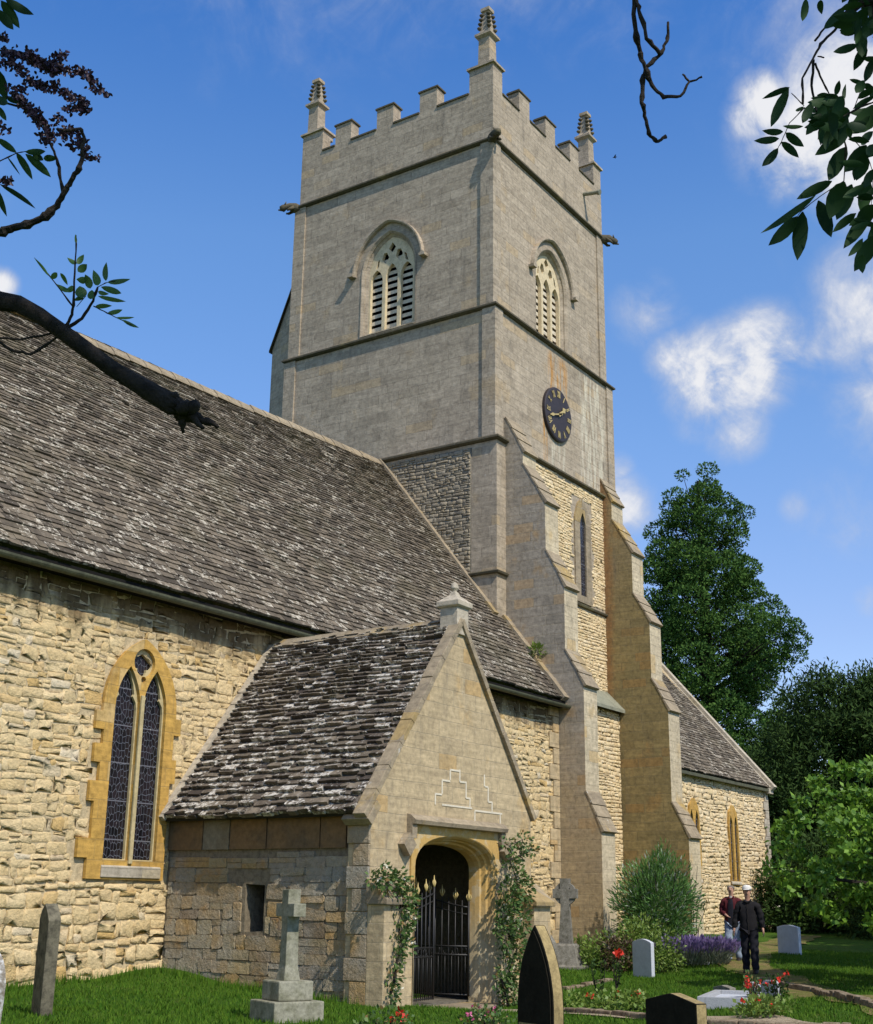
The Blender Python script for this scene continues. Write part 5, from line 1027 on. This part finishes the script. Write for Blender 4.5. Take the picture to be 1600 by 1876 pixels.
# the bare twig hanging at the top
tw_ = [([(190, -700), (185, -300), (200, -20), (205, 180), (225, 300), (265, 400), (250, 470), (248, 600), (260, 680), (285, 780), (330, 835), (385, 800)], 16, 9), ([(265, 400), (300, 500), (370, 570), (470, 565), (522, 480), (485, 435)], 13, 6), ([(528, 478), (595, 452)], 7, 5), ([(275, 390), (360, 310), (395, 220), (397, 130)], 11, 8), ([(350, 315), (270, 220), (228, 60), (208, -20)], 12, 9)]
for pts, a, b in tw_: twig(br_, zr, pts, a*k_, b*k_, .02)
br_.tube([(4.0, -1.4, 5.0), (4.2, .2, 5.2), zr(170, -1500), zr(190, -700)], [.06, .04, .02, 16*k_], 8, jit=.1)
br_.build('branch', 'bark', ashR)
lf = MB()
LL = [(1205, -10, 1185, 125, 45), (1290, 0, 1300, 85, 40), (1430, 40, 1310, 170, 60), (1510, 262, 1365, 305, 48), (1560, 270, 1485, 415, 60), (1592, 350, 1550, 482, 50), (1110, 512, 948, 580, 34), (1105, 518, 1000, 745, 62), (1545, 490, 1460, 465, 26), (1545, 495, 1610, 530, 36), (1610, 565, 1480, 640, 34), (1640, 610, 1465, 785, 120), (1195, 625, 1145, 650, 20), (1250, 600, 1185, 722, 52), (1310, 680, 1205, 792, 60), (1190, 740, 1070, 738, 26), (1072, 772, 948, 765, 42), (1048, 812, 900, 825, 44), (1088, 778, 1195, 860, 52), (1062, 832, 1165, 925, 46), (1042, 868, 948, 975, 52), (1330, 620, 1290, 850, 62), (1380, 560, 1402, 470, 34), (1430, 580, 1440, 490, 24), (1420, 640, 1350, 820, 84), (1452, 795, 1258, 910, 72), (1445, 860, 1338, 1060, 92), (1560, 850, 1430, 1010, 95), (1545, 900, 1500, 1060, 85), (1358, 1062, 1150, 1168, 62), (1262, 1145, 938, 1368, 42), (1155, 1268, 985, 1440, 78), (1187, 1240, 1155, 1528, 88), (1278, 1175, 1355, 1392, 80), (1432, 1065, 1345, 1285, 112), (1475, 1080, 1385, 1290, 90), (1560, 1040, 1530, 1250, 84), (1500, 1250, 1362, 1362, 50), (1585, 1225, 1425, 1458, 78), (1625, 1375, 1488, 1592, 96), (1610, 1200, 1500, 1345, 92), (1600, 770, 1530, 850, 50), (1625, 850, 1560, 905, 60), (1560, 50, 1485, 185, 74), (1610, 90, 1540, 225, 90), (1450, 60, 1520, 180, 80), (1545, 180, 1535, 335, 70), (1380, 690, 1400, 800, 70), (1300, 560, 1330, 640, 40), (1360, 600, 1300, 700, 60), (1420, 560, 1390, 690, 60)]
for a, b, c, d, w in LL: e = random.uniform(-.05, .05); leaflet(lf, zr(a, b, e), zr(c, d, e+random.uniform(-.03, .03)), w*k_, random.uniform(-.35, .35))
for i in range(150):
    x, y = random.choice(((random.uniform(1450, 1800), random.uniform(-80, 180)), (random.uniform(1300, 1450), random.uniform(560, 760)), (random.uniform(1530, 1800), random.uniform(350, 1500)))); a = random.uniform(1.2, 3.4); l = random.uniform(70, 160)
    e = random.uniform(-.25, .25); leaflet(lf, zr(x, y, e), zr(x+l*math.cos(a), y+l*math.sin(a), e), random.uniform(32, 62)*k_, random.uniform(-.6, .6))
lf.build('leaves', 'ash_leaf', ashR, fix=False, smooth=True)
# left-hand tree
bL = (-1.2, 5.2, -1.5); ashL = thing('ash_tree', bL, 'ash tree with a thick broken limb crossing the nave roof, standing off to the left', 'tree', 'ash trees overhanging the camera')
mb = MB(); mb.tube([bL, (-1.15, 5.2, .8), (-1.0, 5.1, 2.6), (-.8, 4.6, 5.5)], [.3, .25, .22, .12], 12, jit=.06); mb.build('trunk', 'bark', ashL)
z7 = zp((0, 430), 3.5556, 5.0); k7 = 5/3.5556/F; mb = MB()
Q = [(-.95, 5.1, 2.35), z7(-2600, 150), z7(-1200, 180), z7(-400, 300), z7(-100, 400), z7(0, 435), z7(120, 455), z7(260, 530), z7(400, 620), z7(560, 750), z7(720, 860), z7(900, 970), z7(1040, 1060), z7(1130, 1110), z7(1200, 1130)]
mb.tube(Q, [.085, .08, .065, .044, .038, .036, .034, .032, .031, .031, .032, .034, .038, .041, .024], 12, jit=.17)
for pts, a, b in (([(1130, 1090), (1180, 1160), (1290, 1190), (1420, 1255)], 55, 14), ([(1150, 1120), (1185, 1200), (1195, 1285)], 40, 8), ([(1100, 1080), (1200, 1110), (1290, 1150)], 50, 34), ([(1230, 1170), (1300, 1240), (1330, 1265)], 26, 10), ([(1090, 1060), (1140, 1050), (1150, 1080)], 30, 16),
                  ([(-200, 600), (0, 700), (100, 765), (200, 775), (300, 720), (400, 650)], 10, 8), ([(-200, 640), (0, 672), (130, 682), (330, 642), (390, 640)], 8, 7)): twig(mb, z7, pts, a*k7, b*k7, .02)
limb = mb.build('broken_limb', 'bark', ashL, smooth=True)
mb = MB()
for pts, a, b in (([(430, 610), (470, 520), (480, 460), (488, 250), (497, 60), (498, 0)], 12, 2), ([(440, 605), (540, 545), (605, 430), (640, 340)], 13, 6), ([(478, 470), (350, 300), (225, 150)], 5, 2), ([(610, 465), (700, 510), (800, 560), (860, 590)], 4, 2), ([(640, 340), (700, 310), (760, 300)], 3, 2), ([(560, 400), (500, 470)], 3, 2)): twig(mb, z7, pts, a*k7, b*k7, .015)
mb.build('twig', 'bark', ashL); lf = MB()
for a, b, c, d, w in ((500, 190, 438, 148, 30), (505, 190, 548, 128, 38), (508, 240, 568, 192, 52), (330, 285, 374, 248, 38), (318, 268, 222, 148, 18), (395, 250, 442, 330, 26), (450, 370, 358, 318, 32), (590, 350, 555, 258, 52), (640, 330, 608, 228, 52), (562, 300, 498, 290, 46), (690, 300, 695, 178, 38), (702, 310, 852, 288, 36), (660, 340, 792, 382, 42), (640, 400, 822, 435, 30), (620, 470, 732, 463, 32), (700, 512, 800, 488, 32), (755, 540, 878, 537, 18), (800, 555, 908, 606, 24), (545, 400, 478, 430, 32), (520, 335, 540, 412, 74), (640, 372, 712, 386, 30), (498, 60, 492, -5, 16), (480, 340, 420, 370, 40), (600, 360, 590, 420, 50)): leaflet(lf, z7(a, b), z7(c, d, random.uniform(-.04, .04)), w*k7, random.uniform(-.4, .4))
lf.build('leaves', 'sprig_leaf', ashL, fix=False, smooth=True)
z6 = zp((0, 0), 4.0, 4.0); k6 = 4/4/F; mb = MB()
for pts, a, b in (([(-2400, 1500), (-1000, 1750), (0, 1705), (100, 1670), (230, 1640), (330, 1590), (420, 1510), (480, 1400), (520, 1330), (580, 1230), (608, 1150), (600, 1080), (620, 1000), (590, 940), (480, 960), (420, 940)], 34, 7), ([(460, 1415), (435, 1230), (400, 1110), (360, 1040), (320, 920), (200, 800), (80, 760), (-200, 700)], 10, 8), ([(-300, 300), (0, 370), (140, 400), (240, 420), (330, 480), (420, 430), (490, 390)], 8, 4), ([(240, 470), (380, 500), (520, 510), (640, 540), (690, 640), (800, 690)], 7, 3), ([(60, 440), (180, 540), (250, 620), (420, 640), (500, 700), (620, 740), (630, 820)], 6, 3), ([(-200, 1300), (0, 1180), (125, 1120), (190, 1110)], 6, 3), ([(620, 1010), (600, 1080), (660, 1160), (720, 1165)], 5, 3)): twig(mb, z6, pts, a*k6, b*k6, .02)
mb.tube([(-1.0, 5.1, 2.9), z6(-4200, 1200), z6(-2400, 1500)], [.05, .03, 34*k6], 8); mb.build('twig', 'bark', ashL)
lf = MB()
for a, b, c, d, w in ((40, -10, 250, 108, 66), (10, 5, 145, 208, 76), (-30, 70, 100, 218, 72), (-40, 500, 50, 740, 90), (-60, 700, 60, 760, 60), (50, 720, 150, 760, 40), (-10, 780, 48, 885, 42), (-20, 1015, 125, 1122, 50), (120, 1118, 240, 1318, 52), (188, 1128, 375, 1300, 60), (185, 1112, 335, 1108, 48), (320, 1160, 425, 1162, 50), (240, 1120, 320, 1175, 50), (55, 1150, 150, 1285, 14), (0, 1350, 262, 1530, 38), (-20, 1390, 52, 1588, 44)): leaflet(lf, z6(a, b), z6(c, d, random.uniform(-.05, .05)), w*k6, random.uniform(-.3, .3))
lf.build('leaves', 'ash_leaf', ashL, fix=False, smooth=True)
lf = MB()
for pl3, ds in (([(0, 370), (140, 400), (240, 420), (330, 480), (420, 430), (490, 390)], 4.2), ([(210, 400), (300, 480), (400, 520)], 2), ([(240, 470), (380, 500), (520, 510), (640, 540), (690, 640), (800, 690)], 5), ([(60, 440), (180, 540), (250, 620), (420, 640), (500, 700), (620, 740), (625, 830)], 5), ([(100, 680), (170, 760), (260, 840), (320, 920)], 3), ([(60, 640), (190, 655)], 6), ([(330, 920), (395, 1020), (330, 1040), (280, 980)], 6), ([(400, 930), (440, 850)], 6), ([(440, 970), (560, 960), (605, 1060), (660, 1160), (710, 1165)], 6), ([(0, 1310), (90, 1335)], 6), ([(0, 270), (60, 280)], 5), ([(480, 790), (560, 790), (640, 800)], 5), ([(0, 450), (90, 470)], 5), ([(0, 920), (60, 960)], 6), ([(480, 1030), (560, 1080)], 7)):
    for a, b in zip(pl3[:-1], pl3[1:]):
        L = math.hypot(b[0]-a[0], b[1]-a[1])
        for k in range(max(1, int(L/ds*2.2))):
            f = random.random(); x = a[0]+(b[0]-a[0])*f+random.gauss(0, 17); y = a[1]+(b[1]-a[1])*f+random.gauss(0, 17); an = random.uniform(0, 6.28); l = random.uniform(20, 42); e = random.uniform(-.05, .05); leaflet(lf, z6(x, y, e), z6(x+l*math.cos(an), y+l*math.sin(an), e+random.uniform(-.01, .01)), l*.62*k6, random.uniform(-.8, .8))
lf.build('purple_seed_cluster', 'purple_leaf', ashL, fix=False)
# their crowns, above and behind the camera
for par, spots in ((ashR, ((4.2, -1.5, 5.6, 1.5), (3.2, -.8, 5.2, 1.2), (3.0, -2.0, 4.6, 1.2), (4.5, -.6, 6.0, 1.2), (1.2, -1.8, 5.0, 1.3), (5.5, -1.2, 5.0, 1.2), (2.2, -.4, 6.2, 1.2))), (ashL, ((-.9, 4.4, 6.0, 1.2), (.6, 1.6, 6.2, 1.3), (1.6, .6, 5.8, 1.2), (-.2, 2.9, 6.4, 1.2), (0, 1.0, 5.0, 1.1)))):
    P = [ball(900, s[:3], (s[3], s[3], s[3]*.7), .2)[0] for s in spots]; leaves('crown', np.concatenate(P), .16, 'ash_leaf', par, asp=.42); mb = MB(); root = (4.0, -1.4, 5.0) if par is ashR else (-.8, 4.6, 5.3)
    for s in spots: mb.tube([root, (np.array(root)+np.array(s[:3]))/2+(0, 0, .3), s[:3]], [.06, .045, .02], 6, jit=.1)
    mb.build('bough', 'bark', par)
# small bird
mb = MB(); b = W(1127, 288, 62); mb.tube([(-.09, 0, 0), (-.03, 0, .01), (.05, 0, 0), (.12, 0, -.01)], [.012, .03, .026, .008], 8)
for s in (1, -1): mb.add([(-.03, s*.02, .02), (.05, s*.02, .02), (.0, s*.1, .06), (-.06, s*.16, .03), (-.05, s*.09, .055)], [(0, 1, 2, 4), (4, 2, 3)])
o = mb.build('bird', 'bark', fix=False); o.location = tuple(b); o.rotation_euler = (.2, .2, 2.2); tag(o, 'tiny dark bird flying right of the tower', 'bird')
# ------------------------------------------------------------ people
def skin(name, verts, edges, mats, parent, sub=2):
    me = bpy.data.meshes.new(name); me.from_pydata([v[0] for v in verts], edges, []); o = bpy.data.objects.new(name, me); COL.objects.link(o)
    o.modifiers.new('s', 'SKIN').use_smooth_shade = True; s = o.modifiers.new('d', 'SUBSURF'); s.levels = sub; s.render_levels = sub
    for i, v in enumerate(verts): r = v[1]; me.skin_vertices[0].data[i].radius = (r, r) if not hasattr(r, '__len__') else r; me.skin_vertices[0].data[i].use_root = (i == 0)
    bpy.context.view_layer.update(); m2 = bpy.data.meshes.new_from_object(o.evaluated_get(bpy.context.evaluated_depsgraph_get())); bpy.data.objects.remove(o)
    m2.name = name; m2.materials.clear(); m2.materials.append(MATS[mats]); n = bpy.data.objects.new(name, m2); return link(n, parent)
def person(loc, face, H, label, coat, trousers, cap, arms, stride, open_coat=None, bag=False):
    """x forward, y left, z up; a standing height H; arms: (elbow, wrist) offsets for left and right"""
    o = bpy.data.objects.new('person', None); COL.objects.link(o); put(o, loc, face); tag(o, label, 'person'); k = H/1.75
    V = []; E = []
    def add(p, r, par=None): V.append((tuple(q*k for q in p), r*k if not hasattr(r, '__len__') else tuple(q*k for q in r))); E.append((par, len(V)-1)) if par is not None else None; return len(V)-1
    pel = add((0, 0, .95), (.11, .08)); wai = add((0, 0, 1.10), (.10, .07), pel); ch = add((0, 0, 1.28), (.11, .075), wai); nb = add((-.01, 0, 1.44), (.08, .07), ch); nk = add((.01, 0, 1.50), .05, nb)
    h1 = add((.02, 0, 1.575), (.068, .075), nk); h2 = add((.02, 0, 1.655), (.074, .09), h1); h3 = add((.01, 0, 1.72), (.05, .06), h2)
    hands = []
    for s, (el, wr) in zip((1, -1), arms):
        sh = add((0, s*.165, 1.36), .04, ch); e = add(el, .038, sh); w = add(wr, .030, e); d = np.array(wr)-np.array(el); d /= np.linalg.norm(d); pm = np.array(wr)+d*.06; p = add(tuple(pm), (.038, .02), w); hands.append(pm)
        for j in range(4):
            yy = (j-1.5)*.017; kn = pm+d*.045+np.array((yy, 0, 0)); a = add(tuple(kn), .010, p); c = add(tuple(kn+d*(.028 if j in (0, 3) else .036)+np.array((0, -s*.012, 0))), .0085, a); add(tuple(kn+d*.05+np.array((0, -s*.028, 0))), .0075, c)
        a = add(tuple(np.array(wr)+d*.03+np.array((.035, 0, 0))), .011, p); add(tuple(np.array(wr)+d*.065+np.array((.05, -s*.01, 0))), .009, a)
    feet = []
    for s, st in zip((1, -1), stride):
        hp = add((0, s*.09, .88), .07, pel); kn = add((st*.5+.02, s*.10, .50), .05, hp); an = add((st, s*.10, .085), .030, kn); add((st+.11, s*.105, .04), (.028, .02), an); feet.append((st, s))
    body = skin('body', V, E, 'skin', o)
    # face
    mb = MB(); 
    mb.tube([(.088*k, 0, 1.655*k), (.115*k, 0, 1.625*k), (.09*k, 0, 1.612*k)], [.008, .014, .01], 6); 
    for s in (1, -1): mb.lathe([(.004, -.028), (.010, -.015), (.012, .012), (.004, .028)], (.010*k, s*.076*k, 1.64*k), 6)
    mb.build('nose_and_ears', 'skin', body, smooth=True); mb = MB()
    for s in (1, -1): mb.lathe([(.002, -.008), (.010, 0), (.002, .008)], (.088*k, s*.03*k, 1.665*k), 6)
    mb.box((.084*k, -.022*k, 1.583*k), (.094*k, .022*k, 1.592*k)); mb.build('eyes_and_mouth', 'leather', body)
    mb = MB(); mb.lathe([(.085, 1.66), (.09, 1.70), (.08, 1.735), (.03, 1.75)], (-.012*k, 0, -.02*k), 14); mb.v = [(x*1.0, y*.95, z*k if False else z) for x, y, z in mb.v]; mb.v = [(x, y, z*k) for x, y, z in mb.v]; mb.build('hair', 'hair', o, smooth=True)
    if cap:
        mb = MB(); mb.lathe([(.094, 1.685), (.100, 1.70), (.094, 1.745), (.06, 1.775), (.01, 1.785)], (.0, 0, 0), 16); mb.add([(.06, -.075, 1.70), (.06, .075, 1.70), (.15, .05, 1.685), (.17, 0, 1.683), (.15, -.05, 1.685)], [(0, 1, 2, 3, 4)]); mb.v = [(x, y, z*k) for x, y, z in mb.v]; mb.build('cap', 'cap_cloth', o, smooth=True)
    # coat
    V, E = [], []
    hm = add((.0, 0, .74), (.205, .15)); b0 = add((.01, 0, .94), (.205, .15), hm); b1 = add((0, 0, 1.13), (.195, .14), b0); b2 = add((0, 0, 1.33), (.195, .13), b1); b3 = add((-.01, 0, 1.44), (.11, .085), b2); add((0, 0, 1.475), (.075, .07), b3)
    for s, (el, wr) in zip((1, -1), arms): s0 = add((0, s*.11, 1.385), (.10, .10), b2); sh = add((0, s*.185, 1.375), .092, s0); e = add(el, .078, sh); add(tuple(np.array(wr)-(np.array(wr)-np.array(el))*.02), .060, e)
    jk = skin('jacket', V, E, coat, o)
    for v in jk.data.vertices:      # folds in the cloth
        q = v.co; f = .007*math.sin(q.z*34+q.y*19)*math.sin(q.y*27+q.x*9)+.006*math.sin(q.z*61+q.x*40); v.co += v.normal*f*k
    mb = MB(); mb.tube([((.10+.03*math.sin(t))*k-.03*k, .062*math.cos(t)*k*1.25, (1.455+.03*math.cos(t*2))*k) for t in np.linspace(-2.6, 2.6, 14)], .017*k, 6); mb.build('jacket_collar', coat, o, smooth=True)
    mb = MB(); mb.tube([(.128*k, 0, 1.40*k), (.142*k, 0, 1.2*k), (.155*k, 0, .98*k), (.150*k, .004, .78*k)], .006*k, 5); mb.build('zip', 'leather', o)
    V, E = [], []
    p0 = add((0, 0, .97), (.165, .12))
    for s, st in zip((1, -1), stride): hp = add((0, s*.09, .86), .115, p0); kn = add((st*.5+.02, s*.095, .50), .098, hp); an = add((st, s*.10, .13), .082, kn); add((st+.01, s*.10, .045), .080, an)
    tj = skin('trousers', V, E, trousers, o)
    for v in tj.data.vertices: q = v.co; v.co += v.normal*.007*math.sin(q.z*40+q.y*15)*k
    for s, st in zip((1, -1), stride):
        mb = MB(); rings = []
        for x, w, h in ((-.09, .03, .06), (-.07, .05, .12), (.0, .056, .14), (.08, .060, .10), (.15, .055, .075), (.20, .025, .04)): rings.append([((st+x)*k, (s*.105+w*math.cos(t))*k, max(0, (h*.5+h*.5*math.sin(t)))*k) for t in np.linspace(0, 2*math.pi, 11)[:-1]])
        mb.loft(rings); mb.add([p for p in rings[0]]+[p for p in rings[-1]], [tuple(range(10)), tuple(range(10, 20))]); mb.build('shoe', 'leather', o, smooth=True)
    if open_coat:
        mb = MB(); mb.loft([[(x*k, y*k, z*k) for y, x in ((-w, d-.012), (-w*.4, d), (w*.4, d), (w, d-.012))] for z, w, d in ((.84, .085, .168), (1.1, .07, .162), (1.3, .06, .148), (1.42, .045, .12))], 0, False); mb.build('shirt', open_coat, o, fix=False)
        mb = MB(); mb.loft([[(x*k, y*k, z*k) for y, x in ((-.03, .085), (0, .098), (.03, .085))] for z in (1.40, 1.49)], 0, False); mb.build('collar', 'shirt_cloth', o, fix=False)
    if bag:
        mb = MB(); h = hands[0]; mb.box((h[0]-.12, h[1]-.04, h[2]-.36), (h[0]+.12, h[1]+.05, h[2]-.1)); mb.tube([(h[0]-.07, h[1], h[2]-.1), (h[0]-.03, h[1], h[2]-.03), (h[0]+.03, h[1], h[2]-.03), (h[0]+.07, h[1], h[2]-.1)], .008, 6); q = mb.build('handbag', 'leather', bevel=.02)
        q.location = o.location; q.rotation_euler = o.rotation_euler; tag(q, 'black handbag held at the hip of the person in jeans', 'bag')
    return o
mp = GP(1377, 1784); wp_ = GP(1346, 1762)
person(mp, 196, 1.73, 'person in a long black jacket and black trousers wearing a white cap', 'black_cloth', 'navy_cloth', True, (((-.02, .255, 1.13), (.06, .29, .89)), ((-.02, -.255, 1.13), (.03, -.30, .89))), (.10, -.08))
person(wp_, 192, 1.68, 'bareheaded person in an open maroon jacket and pale blue jeans behind the one in black', 'maroon_cloth', 'blue_trousers', False, (((-.03, .25, 1.12), (.10, .27, .92)), ((-.03, -.25, 1.12), (.14, -.12, 1.05))), (-.06, .12), 'navy_cloth', True)
for o in list(bpy.data.objects):
    if 'baked' in o.keys(): del o['baked']
